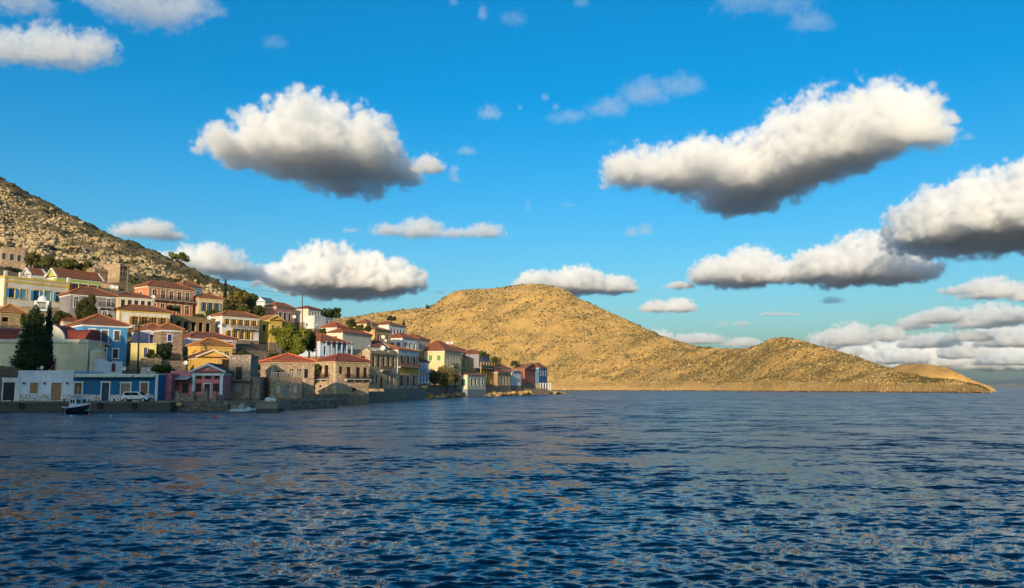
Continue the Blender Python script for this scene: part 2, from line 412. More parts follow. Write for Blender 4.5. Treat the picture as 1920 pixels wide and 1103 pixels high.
house('low house with faded red roof left of the orange gabled house', 928, 690.5, 716, 958, 378, 70, d=8, wall='#c9b48c', roof=('hip', 681), roofc='#945f3c', trim='#d8d4c8')
house('stone house with white arched windows and red roof near the rocks', 933, 698, 725, 958, 356, 72, d=8, wall='#b08e66', wmat='stone', roof=('hip', 691), roofc='#944f31', trim='#d8d4c8', front=[(4, .12, .68, 1.4, 'w', .05, .05)], found=5)
house('narrow white two storey house near the end of the village', 960, 698, 723, 977.5, 378, 70, d=6, wall='#d3d6d6', roof=('gable_f', 694), roofc='#94633c', trim='#d8d8d4', front=[(2, .55, .85, .9, 'c:#2a5a86'), (2, .06, .42, .9, 'c:#35507a')], found=5)
house('maroon twin gabled house with orange roof near the breakwater', 984, 692, 720, 1010, 402, 72, xl=962, wall='#a05848', roof=('gable_f', 682), roofc='#a86d34', trim='#9a6a66', front=[(6, .15, .55, 1.0, 'b:#9a8a8c', .04, .04), ], left=[(2, .3, .75, 1.6, 'b:#5a2a20')], found=5, twin=True)
house('blue house with red roof at the far end of the village', 1010.5, 690, 719, 1026, 418, 72, d=6, wall='#4a6c94', roof=('hip', 681), roofc='#904f30', trim='#c8ccd0', front=[(3, .5, .88, 1.2, 'w'), (3, .05, .38, 1.3, 'b:#142036')], found=5)
# ---- second row and up the slope
house('sky blue two storey house with white window frames and red hip roof', 151, 608, 690, 235.5, 146, 43, xl=119, wall='#4a90c4', roof=('hip', 590), roofc='#905534', trim='#dde0e2', front=[('px', 164, 174.5, 618, 636, 'c:#5a4a44'), ('px', 187, 199, 620, 643, 'd:#5a4e4c'), ('px', 211, 221, 621, 638.5, 'c:#54484a'), ('px', 187, 197.5, 654, 673.5, 'd:#23323c'), ('px', 210, 220, 655, 671.5, 'c:#23323c'), ('px', 165, 172, 652.5, 656, 'w')], balc=[(.33, .6, 645, '#2a4a7c')], thinbalc=True)
house('white house with sky blue shutters and yellow pilasters high at left', 5, 521, 577, 127, 172, 58, xl=-14, wall='#ddd4c4', roof=('flat', .5), trim='#d8b860', pil=[(0, .03), (.965, 1.0)], bandt=.5, found=9, urns=True,
      front=[('px', 15, 26, 541, 558, 's:#3f8fc0'), ('px', 36, 47, 543, 560.5, 'c:#5f9ab4'), ('px', 61, 72, 545, 565, 's:#3f8fc0'), ('px', 82, 93, 546, 564.5, 'c:#5f9ab4'), ('px', 103, 112, 548.5, 566.5, 's:#3f8fc0')])
house('lime green gabled house with red roof and brown shutters', 104, 519, 552, 189, 192, 55, xl=87, wall='#a9b858', roof=('gable_s', 508), roofc='#884e2f', trim='#dedccc', front=[(4, .3, .72, 1.5, 's:#8a4a2c', .1, .05)], left=[(1, .45, .9, 1.0, 'a:#d8d4c0')], found=6)
house('grey stone house with white balcony behind the round bush', 130, 551, 594, 216, 166, 45, d=6.5, wall='#8a8484', roof=('hip', 539), roofc='#8a4e31', trim='#d8d6d0', front=[('px', 137, 145, 557, 576, 'w'), ('px', 199, 206, 561, 575, 'w'), ('px', 192, 200, 584, 592, 'w')], balc=[(.6, .92, 577, '#30302e')])
house('small white house with red tiled roof behind the white parapet house', 57, 515, 535, 84, 200, 50, xl=41, wall='#d4cfc6', roof=('gable_s', 504), roofc='#8a4e31', trim='#d8d6d0', front=[(2, .2, .7, 1.5, 'w')])
house('pale stone house with three dark windows at top left below boulders', 2, 464, 502, 45, 252, 40, xl=-20, wall='#bba286', wmat='stone', roof=('flat', .3), trim='#bba286', front=[('px', 2.5, 9, 474.5, 486.5, 'c:#2c3c50'), ('px', 17, 24.5, 476.5, 488.5, 'c:#2c3c50'), ('px', 31, 38, 478.5, 490.5, 'c:#2c3c50')], found=6)
house('low stone annex right of the pale stone house at top left', 45.5, 493, 508, 62, 250, 40, d=6, wall='#b5a084', wmat='stone', roof=('flat', .2), trim='#bba286', front=[(2, .2, .75, 1.0, 'b:#2c3c50')])
house('roofless stone ruin with two dark windows below the boulder slope', 176, 505, 535, 213, 236, 60, xl=160, wall='#a08c76', wmat='stone', roof=('flat', .4), trim='#a08c76', front=[(2, .35, .7, 1.6, 'o')], ragged=True, found=8)
house('roofless stone ruin with bright sunlit end wall beside tall wooden pole', 224, 496, 521, 242, 238, 70, xl=193, wall='#b8a080', wmat='stone', roof=('flat', .3), trim='#a08c76', front=[(3, .6, .85, 1.0, 'o'), (3, .2, .45, 1.0, 'o')], ragged=True, found=8)
house('long cream house with five dark windows and low red roof', 220, 556, 582, 288.5, 188, 42, d=5, wall='#cdb98e', roof=('hip', 550), roofc='#8c5332', trim='#d8d4c4', front=[(5, .25, .8, 1.5, 'c:#3a2c26')], found=5)
house('white house with yellow trim below red hip roof and four windows', 222, 581, 614, 318, 171, 42, d=5.5, wall='#d6d0c0', roof=('hip', 573), roofc='#8c5434', trim='#d2b45c', front=[(4, .2, .66, 1.5, 's:#a8702c', .22, .04)], pil=[(0, .03)], found=5)
house('orange two storey house with red hip roof and black balcony rail', 275, 536, 587, 361, 206, 54, xl=250, wall='#cf8058', roof=('hip', 529), roofc='#905330', trim='#ddd2b4', front=[(5, .58, .88, 1.15, 'w', .06, .04), (5, .06, .38, 1.15, 'w', .06, .04)], left=[(1, .55, .82, 1.2, 'w')], balc=[(.08, 1.0, 564, '#2a2a2c')], pil=[(0, .03)], found=6)
house('slate blue house with red roof at the foot of the boulder slope', 341, 536, 562, 378, 228, 60, xl=318, wall='#4f7396', roof=('hip', 527), roofc='#935731', trim='#c8ccc8', front=[(3, .3, .75, 1.4, 'w')], found=6)
house('weathered beige house with red roof right of the orange house', 372, 558, 590, 417, 216, 46, d=5, wall='#c9b08a', roof=('hip', 551), roofc='#935731', trim='#d0b888', front=[(3, .2, .74, 1.4, 's:#6a7a80', .1, .1)], found=6)
house('roofless stone wall house with five dark doorways', 322, 593, 625, 403, 181, 56, d=6, wall='#b3986c', wmat='stone', roof=('flat', .2), trim='#b3986c', front=[(5, .2, .74, 1.3, 'o', .06, .08)], found=6)
house('white two storey house with brown balcony and yellow shutters', 416, 592, 636, 485, 191, 50, xl=394, wall='#d8d3c8', roof=('hip', 584), roofc='#965b33', trim='#dcd8cc', front=[(5, .62, .88, 1.1, 's:#c99a30', .04, .04), (4, .04, .38, 1.4, 's:#c99a30', .1, .2)], balc=[(.22, .9, 617, '#6a4434')], found=6)
house('yellow gabled house with orange roof beside the big dark tree', 505, 600, 642, 528, 202, 52, xl=484, wall='#d8b04c', roof=('gable_f', 591), roofc='#a87038', trim='#d8c070', front=[(2, .5, .76, .8, 'w')], left=[(1, .5, .8, 1.2, 'c:#3a3226')], found=6)
house('salmon pink house with red hip roof near the hilltop', 517, 575, 602, 552, 252, 66, xl=496, wall='#c98672', roof=('hip', 568), roofc='#965630', trim='#d8d0c8', front=[(3, .1, .64, 1.2, 'a:#2c2c34', .1, .15)], found=6)
house('white house with cream side wall right of the tall wire pole', 577, 579, 604, 601, 262, 66, xl=551, wall='#d6cbb0', roof=('hip', 574), roofc='#7b472f', trim='#dcd8d0', front=[(4, .45, .8, 1.0, 'w')], found=6)
house('plain white box house below the cream sided white house', 589, 593, 616, 610, 250, 64, xl=571, wall='#d2cec8', roof=('flat', .2), trim='#d8d4cc', found=6)
house('teal grey flat roofed house right of the plain white box house', 609, 596, 612, 624, 266, 62, d=7, wall='#7a9096', roof=('flat', .1), trim='#b8c0c0', front=[(2, .1, .7, 1.0, 'w')], found=6)
house('white house on the skyline with small blue windows behind the shrubs', 496, 566, 582, 516, 280, 64, xl=479, wall='#cfd2d2', roof=('gable_s', 559), roofc='#50717e', trim='#d4d6d6', front=[(3, .2, .6, 1.0, 'w')], found=6)
house('small terracotta roofed house among the trees near the hilltop', 446, 566, 580, 466, 246, 50, xl=437, wall='#cf9a70', roof=('gable_s', 560), roofc='#a5703b', trim='#c8a080', found=5)
house('white house with bright red pyramid roof right of the big tree', 631, 614, 636, 651, 236, 66, xl=603, wall='#d6cdb8', roof=('hip', 603), roofc='#9a4d2f', trim='#dcd6c8', found=6)
house('pale beige blank walled house with low red roof', 642, 624, 654, 696, 216, 68, xl=615, wall='#d6cbb4', roof=('hip', 618), roofc='#965331', trim='#dcd6c8', left=[(1, .55, .8, 1.0, 'c:#8a4a3c')], found=6)
house('ochre stone house with three red shuttered windows and terracotta roof', 702, 618, 650, 732, 264, 68, xl=671, wall='#c9a066', roof=('hip', 613), roofc='#96633a', trim='#c8b48c', front=[(3, .35, .75, 1.3, 'c:#6a302c', .08, .08)], found=6)
house('white house with five blue windows high on the right slope', 729, 609, 632, 761, 304, 68, xl=695, wall='#dcdad4', roof=('hip', 604), roofc='#965331', trim='#dfe0de', front=[(5, .3, .7, 1.4, 'c:#3a5a8a', .04, .04)], found=6)
house('white house with red hip roof and dark arched windows mid slope', 754, 634, 660, 784, 284, 68, xl=719, wall='#d6d6d0', roof=('hip', 625), roofc='#965331', trim='#dfe0de', front=[(3, .2, .7, 1.5, 'w', .06, .1)], left=[(2, .35, .7, 1.4, 'c:#9a4a3a', .3, .02)], found=6)
house('beige house with dark red roof behind the white hip roofed house', 784, 636, 658, 806, 300, 70, d=9, wall='#c8b8a0', roof=('hip', 626), roofc='#884e31', trim='#d0c4b0', front=[(3, .2, .6, 1.1, 'w')], found=6)
house('long red roof with white gable end behind the tall ruin', 692, 650, 668, 726, 228, 60, xl=668, wall='#dcd4c6', roof=('gable_s', 639), roofc='#904f31', trim='#dcd8d0', found=4)
house('blue and white veranda house with red roof behind the square stone house', 600, 640, 668, 650, 196, 55, d=9, wall='#b8c8d8', roof=('hip', 626), roofc='#965331', trim='#d8dce0', front=[(4, .1, .7, 1.5, 'c:#27364e', .08, .05)], cols='#a4bcd6', found=6)
house('golden yellow house with orange tiled roof and three small windows', 375, 648, 672, 435, 152, 44, xl=352, wall='#dba850', roof=('hip', 634), roofc='#ac6d34', trim='#dcb870', front=[(2, .12, .6, 1.2, 'w', .45, .04)], found=5)
house('yellow gabled wing with white verge in front of the golden house', 370, 670, 704, 424, 144, 33, xl=347, wall='#d0a450', roof=('gable_f', 656), roofc='#7b472f', trim='#dccfa8', found=5)
house('white fascia house with low dark red roof behind the golden house', 356, 633, 650, 442, 168, 50, d=6, wall='#b8b4c8', roof=('hip', 624), roofc='#8a4b31', trim='#d8d4d4', front=[(4, .0, .7, 1.5, 'c:#2c2c38')], found=5)
house('lilac and white house with blue shutters and red roof', 277, 618, 655, 301, 157, 40, xl=246, wall='#c3b8d0', roof=('hip', 608), roofc='#905836', trim='#dcdce4', front=[(2, .3, .75, .9, 'c:#28407c')], found=5)
house('grey stone house with red roof and one large blue shutter', 301, 618, 660, 340, 154, 40, d=6, wall='#9a8a78', wmat='stone', roof=('hip', 607), roofc='#965f32', trim='#dcdce4', front=[('px', 313, 321, 627.5, 640, 'c:#25386c')], found=5)
house('pale yellow cottage with one blue door above the blue house', 244, 645, 676, 292, 143, 14, d=7, wall='#c9b878', roof=('flat', .15), trim='#d0c490', front=[('px', 269, 275.5, 652, 670, 'd:#26305c')], found=4)
house('stone shed with worn orange tiles at the left edge', 0, 586, 609, 45, 156, 45, xl=-18, wall='#b09a74', wmat='stone', roof=('hip', 571), roofc='#a26f3d', trim='#b09a74', front=[('px', 3, 16, 595, 603, 'o')], found=5)
house('low house with plain red roof beside the blue house', 118, 602, 622, 150, 162, 50, d=4, wall='#c9bca8', roof=('hip', 590), roofc='#904f31', trim='#c9bca8', found=5)
house('far cottage with red roof and yellow sunlit side on the upper slope', 687, 607, 620, 709, 292, 66, xl=663, wall='#d4b070', roof=('hip', 600), roofc='#905838', trim='#d0c0a0', found=5)
house('grey roofed low house right of the cream house on the slope', 850, 654, 668, 866, 334, 70, xl=828, wall='#c8ccd0', roof=('hip', 648), roofc='#8a5438', trim='#d8d8d8', found=5)
# ------------------------------------------------------------------ setting: ground of the village hill
def smooth(x, a, b):
    t = np.clip((x - a) / (b - a), 0, 1); return t * t * (3 - 2 * t)
SHORE = [(-150, 113), (-66, 113), (-45, 114), (-36, 126), (-31, 150), (-33, 168), (-33.5, 200), (-29.5, 223), (-25.5, 246), (-22, 280), (-19.4, 310), (-10.6, 345), (0, 385), (13.3, 425), (27.9, 470)]
ctrl = []
for h in HOUSES:
    m = h['C'] + h['t'] * h['w'] / 2 + h['n'] * h['d'] / 2
    ctrl.append((m.x, m.y, h['C'].z - .1))
for x, y in SHORE:
    ctrl.append((x, y, -1.0)); ctrl.append((x + 8, y - 8, -4.0)); ctrl.append((x - 3, y + 4, 1.0))
for x, y in ((0, 140), (45, 300), (60, 420), (-20, 105), (-60, 98), (-150, 98), (20, 220), (75, 520), (-260, 98), (-340, 98)): ctrl.append((x, y, -6.0))
for px, py, Y in ((0, 342, 430), (50, 366, 424), (100, 390, 418), (150, 416, 412), (200, 442, 405), (250, 464, 400), (300, 488, 392), (350, 508, 384), (400, 530, 374), (440, 547, 366), (480, 562, 355), (530, 575, 345), (600, 599, 335), (650, 612, 330), (700, 627, 330), (770, 650, 335), (850, 668, 345), (950, 700, 385), (1030, 723, 420)):
    p = P(px, py, Y); ctrl.append(tuple(p)); q = P(px, py, Y + 90); ctrl.append((q.x, q.y, p.z * .8 - 3)); q = P(px, py, Y + 230); ctrl.append((q.x, q.y, p.z * .35 - 6))
for px, py, Y in ((0, 455, 330), (100, 480, 318), (200, 505, 300), (300, 535, 290), (380, 560, 285), (60, 420, 370), (180, 470, 345)):
    ctrl.append(tuple(P(px, py, Y)))
for x, y, z in ((-340, 430, 135), (-340, 300, 95), (-300, 200, 62), (-220, 150, 30), (-180, 122, 8), (-340, 150, 60), (-130, 150, 13), (-150, 200, 30), (-200, 260, 55), (-340, 620, 110), (-100, 640, 0), (60, 640, -5)):
    ctrl.append((x, y, z))
CT = np.array(ctrl, float)
d2 = np.linalg.norm(CT[:, None, :2] - CT[None, :, :2], axis=2)
n_ = len(CT)
A = np.zeros((n_ + 3, n_ + 3)); A[:n_, :n_] = d2 - np.eye(n_) * 1.5; A[:n_, n_] = 1; A[:n_, n_ + 1:] = CT[:, :2]; A[n_:, :n_] = A[:n_, n_:].T
wgt = np.linalg.solve(A, np.concatenate([CT[:, 2], np.zeros(3)]))
def ground_raw(x, y):
    x = np.asarray(x, float); y = np.asarray(y, float)
    out = wgt[n_] + wgt[n_ + 1] * x + wgt[n_ + 2] * y
    for (cx_, cy_, _), w_ in zip(CT, wgt[:n_]): out = out + w_ * np.hypot(x - cx_, y - cy_)
    return out
def footprint_min(x, y, z):
    for h in HOUSES:
        dx, dy = x - h['C'].x, y - h['C'].y
        u = dx * h['t'].x + dy * h['t'].y; v = dx * h['n'].x + dy * h['n'].y
        m = (u > -2.5) & (u < h['w'] + 1.5) & (v > -4.5) & (v < h['d'] + 1)
        z = np.where(m, np.minimum(z, h['C'].z - .25), z)
    return z
gx = np.arange(-340, 82, 2.2); gy = np.arange(96, 650, 2.2)
GX, GY = np.meshgrid(gx, gy)
GZ = ground_raw(GX, GY)
rough = smooth(GZ, 25, 45) * 1.0
GZ = GZ + fbm(GX / 9, GY / 9, 5, .55) * (.35 + 1.9 * rough) + fbm(GX / 40, GY / 40, 3) * 3.0 * rough + np.clip(fbm(GX / 14 + 5, GY / 14, 4, .6, True), 0, 1) * 2.2 * rough
sx_ = np.interp(GY, [q_[1] for q_ in SHORE[3:]], [q_[0] for q_ in SHORE[3:]]); inl = sx_ - GX
shoreward = (GY > 122) & (GX > -80)
GZ = np.where(shoreward, np.minimum(GZ, np.where(inl > 0, .6 + np.clip(inl - 1, 0, 400) * .42, -.6 + inl * .5)), GZ)
GZ = footprint_min(GX, GY, GZ)
GZ = np.where((GX > -150) & (GX < -34) & (GY < 121) & (GY > 100), np.minimum(GZ, .8), GZ)
def grid_faces(nr, nc):
    i = np.arange(nr * nc).reshape(nr, nc)
    return np.stack([i[:-1, :-1], i[:-1, 1:], i[1:, 1:], i[1:, :-1]], -1).reshape(-1, 4)
def ground(x, y):
    fx = np.clip((np.asarray(x, float) - gx[0]) / 2.2, 0, len(gx) - 1.001); fy = np.clip((np.asarray(y, float) - gy[0]) / 2.2, 0, len(gy) - 1.001)
    i, j = fx.astype(int), fy.astype(int); a, b = fx - i, fy - j
    return (GZ[j, i] * (1 - a) + GZ[j, i + 1] * a) * (1 - b) + (GZ[j + 1, i] * (1 - a) + GZ[j + 1, i + 1] * a) * b
M_HILL = rockmat('limestone_hillside', '#6a5d46', '#867658', '#443d2c', '#393a26', .03, .9, .7)
M_BOULDER = rockmat('limestone_boulder', '#a08a68', '#b8a380', '#7c6a4c', '#6c6046', .1, .4, .25)
M_HEAD = rockmat('dry_headland_rock', '#bc9452', '#c8a05c', '#94743f', '#6a6238', .012, .85, 1.2, True)
hill = npmesh('village_hill', np.stack([GX, GY, GZ], -1).reshape(-1, 3), grid_faces(len(gy), len(gx)), M_HILL, smooth=True)
tag(hill, 'steep rocky hillside rising at the left behind the village', kind='structure')

# unseen hill added behind left of the camera, crest shaped to shade the quay
hx = np.arange(-460, 121, 10.0); hy = np.arange(-330, -20, 10.0)
HX, HY = np.meshgrid(hx, hy)
crest = np.clip(67 + (-104 - HX) * .26, -8, 90) + fbm(HX / 35, HX * 0 + 3, 3) * 5
HZ = crest * np.exp(-((HY + 110) / 75.0) ** 2) - 4 + fbm(HX / 30, HY / 30, 4) * 3 * np.exp(-((HY + 110) / 60.0) ** 2)
tag(npmesh('quay_shade_hill', np.stack([HX, HY, HZ], -1).reshape(-1, 3), grid_faces(len(hy), len(hx)), M_HILL, smooth=True), 'unseen rocky hill added behind the camera to shade the quay', kind='structure')

# ------------------------------------------------------------------ setting: the long golden headland across the bay
SIL = [(500, 600), (600, 600), (680, 592), (700, 588), (730, 583), (770, 580), (805, 576), (820, 566), (835, 555), (850, 547), (865, 544), (895, 543), (930, 540), (960, 536), (985, 532.5), (1010, 533), (1030, 535), (1055, 541), (1070, 547), (1083, 558), (1110, 570), (1150, 588), (1200, 611), (1240, 629), (1275, 641), (1300, 648), (1350, 654), (1385, 655), (1410, 652), (1432, 645), (1447, 635), (1465, 633), (1485, 634), (1510, 640), (1545, 651), (1600, 666), (1650, 685), (1690, 698), (1740, 709), (1790, 713), (1825, 722), (1845, 729), (1857, 736.5)]
cpx = np.concatenate([np.arange(480, 1200, 2.2), np.arange(1200, 1858.5, 1.6)])
sil = np.interp(cpx, [a for a, b in SIL], [b for a, b in SIL])
Ds = np.interp(cpx, [480, 1000, 1200, 1450, 1650, 1800, 1858], [1700, 1480, 1250, 900, 700, 600, 560])
Dw = np.interp(cpx, [480, 800, 1030, 1200, 1385, 1465, 1600, 1750, 1830, 1858], [700, 650, 620, 420, 210, 230, 150, 60, 26, 6])
Dr = Ds + Dw
S = np.concatenate([np.linspace(0, .04, 5)[:-1], np.linspace(.04, 1, 76), 1 + np.linspace(.06, 1.4, 14)])
NR = len(S)
dirx = np.array([ray(p, HOR).x / ray(p, HOR).y for p in cpx])
zr = np.array([P(p, s_, d_).z for p, s_, d_ in zip(cpx, sil, Dr)])
SS, XX = np.meshgrid(S, np.arange(len(cpx)), indexing='ij')
DD = Ds[XX] + SS * Dw[XX]; HXW = dirx[XX] * DD
cl = np.interp(cpx, [480, 1200, 1500, 1700, 1830, 1858], [9, 8, 8, 7, 4.5, 1])
ZR = zr[XX]; CL = np.minimum(cl[XX] * (1 + .45 * fbm(HXW / 30, HXW * 0, 4)), ZR * .8)
up = np.clip(SS / .035, 0, 1) ** .6
g = np.clip((SS - .035) / .965, 0, 1)
front = -1.5 + (CL + 1.5) * up + (ZR - CL) * (g ** 1.05 * .72 + .28 * smooth(g, 0, 1))
back = ZR * (1 - .8 * smooth(SS, 1.0, 2.4)) - 3 * smooth(SS, 1, 1.6)
HZW = np.where(SS <= 1, front, back)
env = np.clip(SS / .1, 0, 1) * np.clip(np.abs(1 - SS) / .12, .12, 1)
amp = np.clip(ZR / 120, .24, 1)
HZW += env * amp * (fbm(HXW / 90, DD / 90, 5, .5) * 8 + np.clip(fbm(HXW / 45 + 9, DD / 70, 4, .55, True), -1, 1) * 4) + np.clip(SS / .06, 0, 1) * fbm(HXW / 11, DD / 14, 4, .6) * 1.5 * (.3 + amp)
terr = np.sin(HZW / 3.3 + fbm(HXW / 60, DD / 60, 3) * 3)
HZW += env * amp * terr * .55
headland = npmesh('headland', np.stack([HXW, DD, HZW], -1).reshape(-1, 3), grid_faces(NR, len(cpx)), M_HEAD, smooth=True)
tag(headland, 'long golden headland across the bay, falling to a point at right', kind='structure')
# a bare hump beyond the point
hp = np.linspace(1640, 1775, 70); hs_ = np.interp(hp, [1640, 1680, 1698, 1712, 1728, 1740, 1755, 1775], [712, 689, 684.5, 683.5, 686, 695, 708, 716])
rows = np.linspace(-1, 1, 24); RR, CC = np.meshgrid(rows, np.arange(len(hp)), indexing='ij')
D_ = 950 + RR * 90; z_ = np.array([P(p, s_, 950).z for p, s_ in zip(hp, hs_)])[CC] * np.sqrt(np.clip(1 - RR ** 2, 0, 1)) - 1 * (np.abs(RR) > .9)
X_ = np.array([(p - CX) / F for p in hp])[CC] * 1.006 * 950
z_ += (fbm(X_ / 22, D_ / 22, 5, .6) * 3.2 + np.clip(fbm(X_ / 9, D_ / 9, 3, .6, True), -1, 1) * 1.0) * np.clip(z_ / 12, 0, 1)
tag(npmesh('bare_hump', np.stack([X_, D_, z_], -1).reshape(-1, 3), grid_faces(len(rows), len(hp)), rockmat('bare_pale_rock', '#bf9350', '#c79d60', '#a47c42', '#8a7440', .05, .2, .8), smooth=True), 'bare pale hump beyond the headland', kind='structure')
# far mainland on the horizon, haze blue painted into the farther range's rock
for (x0, x1, D0, pts, mname, ca, cb) in ((1770, 1990, 9500, [(1770, 726), (1800, 718.5), (1830, 716), (1860, 714), (1890, 711.5), (1925, 710.5), (1990, 708)], 'far_hill_haze_rock', '#46525a', '#525e62'), (1800, 1990, 8200, [(1800, 729), (1830, 723), (1850, 720.5), (1870, 721), (1885, 719), (1905, 722), (1930, 718), (1990, 722)], 'far_shore_rock', '#7a7468', '#8a8274')):
    pp = np.linspace(x0, x1, 160); yy = np.interp(pp, [a for a, b in pts], [b for a, b in pts])
    rows = np.linspace(-1, 1, 16); RR, CC = np.meshgrid(rows, np.arange(len(pp)), indexing='ij')
    zz = np.array([P(p, s_, D0).z for p, s_ in zip(pp, yy)])[CC] * (1 - np.abs(RR)) - 2
    X_ = (pp[CC] - CX) / F * D0 * 1.006; Y_ = D0 + RR * 500
    zz += fbm(X_ / 120, Y_ / 120, 5, .55) * 14 * (1 - np.abs(RR) * .7)
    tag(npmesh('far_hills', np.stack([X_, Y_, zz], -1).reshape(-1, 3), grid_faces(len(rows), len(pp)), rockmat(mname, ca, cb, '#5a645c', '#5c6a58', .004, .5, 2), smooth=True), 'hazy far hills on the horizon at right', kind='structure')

# ------------------------------------------------------------------ setting: the sea
fpx = F * 1024 / 1920
k = np.arange(255, -0.01, -1 / 1.9)                       # rows, denser where a row covers less water
r1 = EYE * fpx / np.clip(k + 1.2, 1.2, None)
r1 = r1[r1 < 2200]
rr = np.concatenate([np.array([.5, 2, 4, 6, 8, 9.2]), r1[r1 > 9.6], np.array([3000, 6000, 10700])])
an = np.concatenate([np.linspace(-180, -40, 36)[:-1], np.linspace(-40, 40, 860), np.linspace(40, 180, 36)[1:]])
RA, AN = np.meshgrid(rr, np.radians(an), indexing='ij')
WX, WY = RA * np.sin(AN), RA * np.cos(AN)
WZ = np.zeros_like(WX); lost2 = np.zeros_like(WX)
dr = np.gradient(rr)[:, None] * np.ones_like(WX)
wr = np.random.RandomState(3)
for i in range(70):
    L = .12 * (.75 / .12) ** wr.rand(); th = R(172) + wr.normal(0, .6); ph = wr.rand() * 6.283
    kx, ky = 2 * np.pi / L * math.sin(th), 2 * np.pi / L * math.cos(th)
    amp_ = .0052 * L ** .97; lost2 += (1 - np.clip(1.6 - dr * 2.2 / L, 0, 1)) / 70
    fade = np.clip(1.6 - dr * 2.2 / L, 0, 1)
    if i % 4 == 0: mod = .55 + .9 * np.clip(.5 + fbm(WX / (L * 5) + i, WY / (L * 5), 2), 0, 1)
    if fade.max() <= 0: continue
    a_ = kx * WX + ky * WY + ph
    WZ += amp_ * fade * mod * (np.sin(a_) + .22 * np.cos(2 * a_))
WZ *= np.clip(RA / 9, 0, 1)
t = NT('sea_water'); v = t.world()
t.b.inputs['Base Color'].default_value = (.003, .022, .046, 1)
t.b.inputs['Roughness'].default_value = .07
t.b.inputs['IOR'].default_value = 1.333
mp = t.new('ShaderNodeMapping'); t.put(mp.inputs[0], v); mp.inputs['Rotation'].default_value = (0, 0, R(15)); mp.inputs['Scale'].default_value = (.8, 1.25, 1)
mp2 = t.new('ShaderNodeMapping'); t.put(mp2.inputs[0], v); mp2.inputs['Rotation'].default_value = (0, 0, R(8)); mp2.inputs['Scale'].default_value = (.35, 1.3, 1)
patch = t.ramp(t.noise(mp2.outputs[0], .022, 4, .6), .35, .65, .65, 1.25)
at = t.new('ShaderNodeAttribute'); at.attribute_name = 'tint'
def slope_noise(scale, detail):
    q = t.new('ShaderNodeTexNoise'); t.put(q.inputs['Vector'], mp.outputs[0]); q.inputs['Scale'].default_value = scale; q.inputs['Detail'].default_value = detail; q.inputs['Roughness'].default_value = .6
    w_ = t.new('ShaderNodeVectorMath', operation='SUBTRACT'); t.put(w_.inputs[0], q.outputs['Color']); w_.inputs[1].default_value = (.5, .5, .5); return w_.outputs[0]
def vscale(vec, f):
    w_ = t.new('ShaderNodeVectorMath', operation='SCALE'); t.put(w_.inputs[0], vec); t.put(w_.inputs['Scale'], f); return w_.outputs[0]
def vadd(a, b):
    w_ = t.new('ShaderNodeVectorMath', operation='ADD'); t.put(w_.inputs[0], a); t.put(w_.inputs[1], b); return w_.outputs[0]
amt = t.math('MULTIPLY', patch, t.ramp(at.outputs['Fac'], 0, 1, 1.2, 2.1))
pert = vscale(vadd(slope_noise(3.6, 4), vadd(vscale(slope_noise(.9, 2), .9), vscale(slope_noise(.25, 3), t.math('MULTIPLY', at.outputs['Fac'], 1.1)))), amt)
flat_ = t.new('ShaderNodeVectorMath', operation='MULTIPLY'); t.put(flat_.inputs[0], pert); flat_.inputs[1].default_value = (1, 1, 0)
nn_ = t.new('ShaderNodeVectorMath', operation='NORMALIZE'); t.put(nn_.inputs[0], vadd(t.new('ShaderNodeNewGeometry').outputs['Normal'], flat_.outputs[0])); t.l.new(nn_.outputs[0], t.b.inputs['Normal'])
t.put(t.b.inputs['Roughness'], t.ramp(at.outputs['Fac'], .2, 1, .06, .23))
sea = npmesh('sea_water', np.stack([WX, WY, WZ], -1).reshape(-1, 3), grid_faces(len(rr), len(an)), t.m, smooth=True, attr=np.clip(lost2, 0, 1).ravel())
tag(sea, 'dark blue rippled sea filling the bay', kind='structure')

# ------------------------------------------------------------------ setting: quay
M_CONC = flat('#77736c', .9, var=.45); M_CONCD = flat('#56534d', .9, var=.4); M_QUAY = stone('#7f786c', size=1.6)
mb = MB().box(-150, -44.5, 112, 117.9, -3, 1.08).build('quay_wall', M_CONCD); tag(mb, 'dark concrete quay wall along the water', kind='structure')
mb = MB(); x = -150.0
while x < -44.5:
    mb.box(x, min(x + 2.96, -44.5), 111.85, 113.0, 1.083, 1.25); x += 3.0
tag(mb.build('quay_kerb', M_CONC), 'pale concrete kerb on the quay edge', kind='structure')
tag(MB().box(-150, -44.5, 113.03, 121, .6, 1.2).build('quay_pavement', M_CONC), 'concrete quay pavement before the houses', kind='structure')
a0 = P(300, 755, 114); a1 = P(520, 752, 122)
tag(MB().prism([(-44.45, 114.2), (-33.2, 121.0), (-34.6, 131), (-46, 127)], 2, -2, 1.25).build('quay_pavement', M_QUAY), 'stone quay step before the pink house', kind='structure')
tag(MB().prism([(-33.15, 121.1), (-27.5, 136), (-31, 150), (-38, 146), (-34.5, 131.1)], 2, -2, 1.3).build('quay_pavement', M_QUAY), 'stone ledge before the terrace house', kind='structure')
# ------------------------------------------------------------------ the air itself
hz = bpy.data.materials.new('sea_haze'); hz.use_nodes = True; hn = hz.node_tree.nodes; hn.clear()
ho = hn.new('ShaderNodeOutputMaterial'); hv = hn.new('ShaderNodeVolumePrincipled'); hz.node_tree.links.new(hv.outputs[0], ho.inputs['Volume'])
hv.inputs['Color'].default_value = (.8, .9, 1, 1); hv.inputs['Density'].default_value = 3e-5; hv.inputs['Anisotropy'].default_value = .2
tag(MB().box(-11000, 11000, -11000, 11000, -9, 330).build('haze', hz), 'thin pale haze over the sea', kind='stuff')
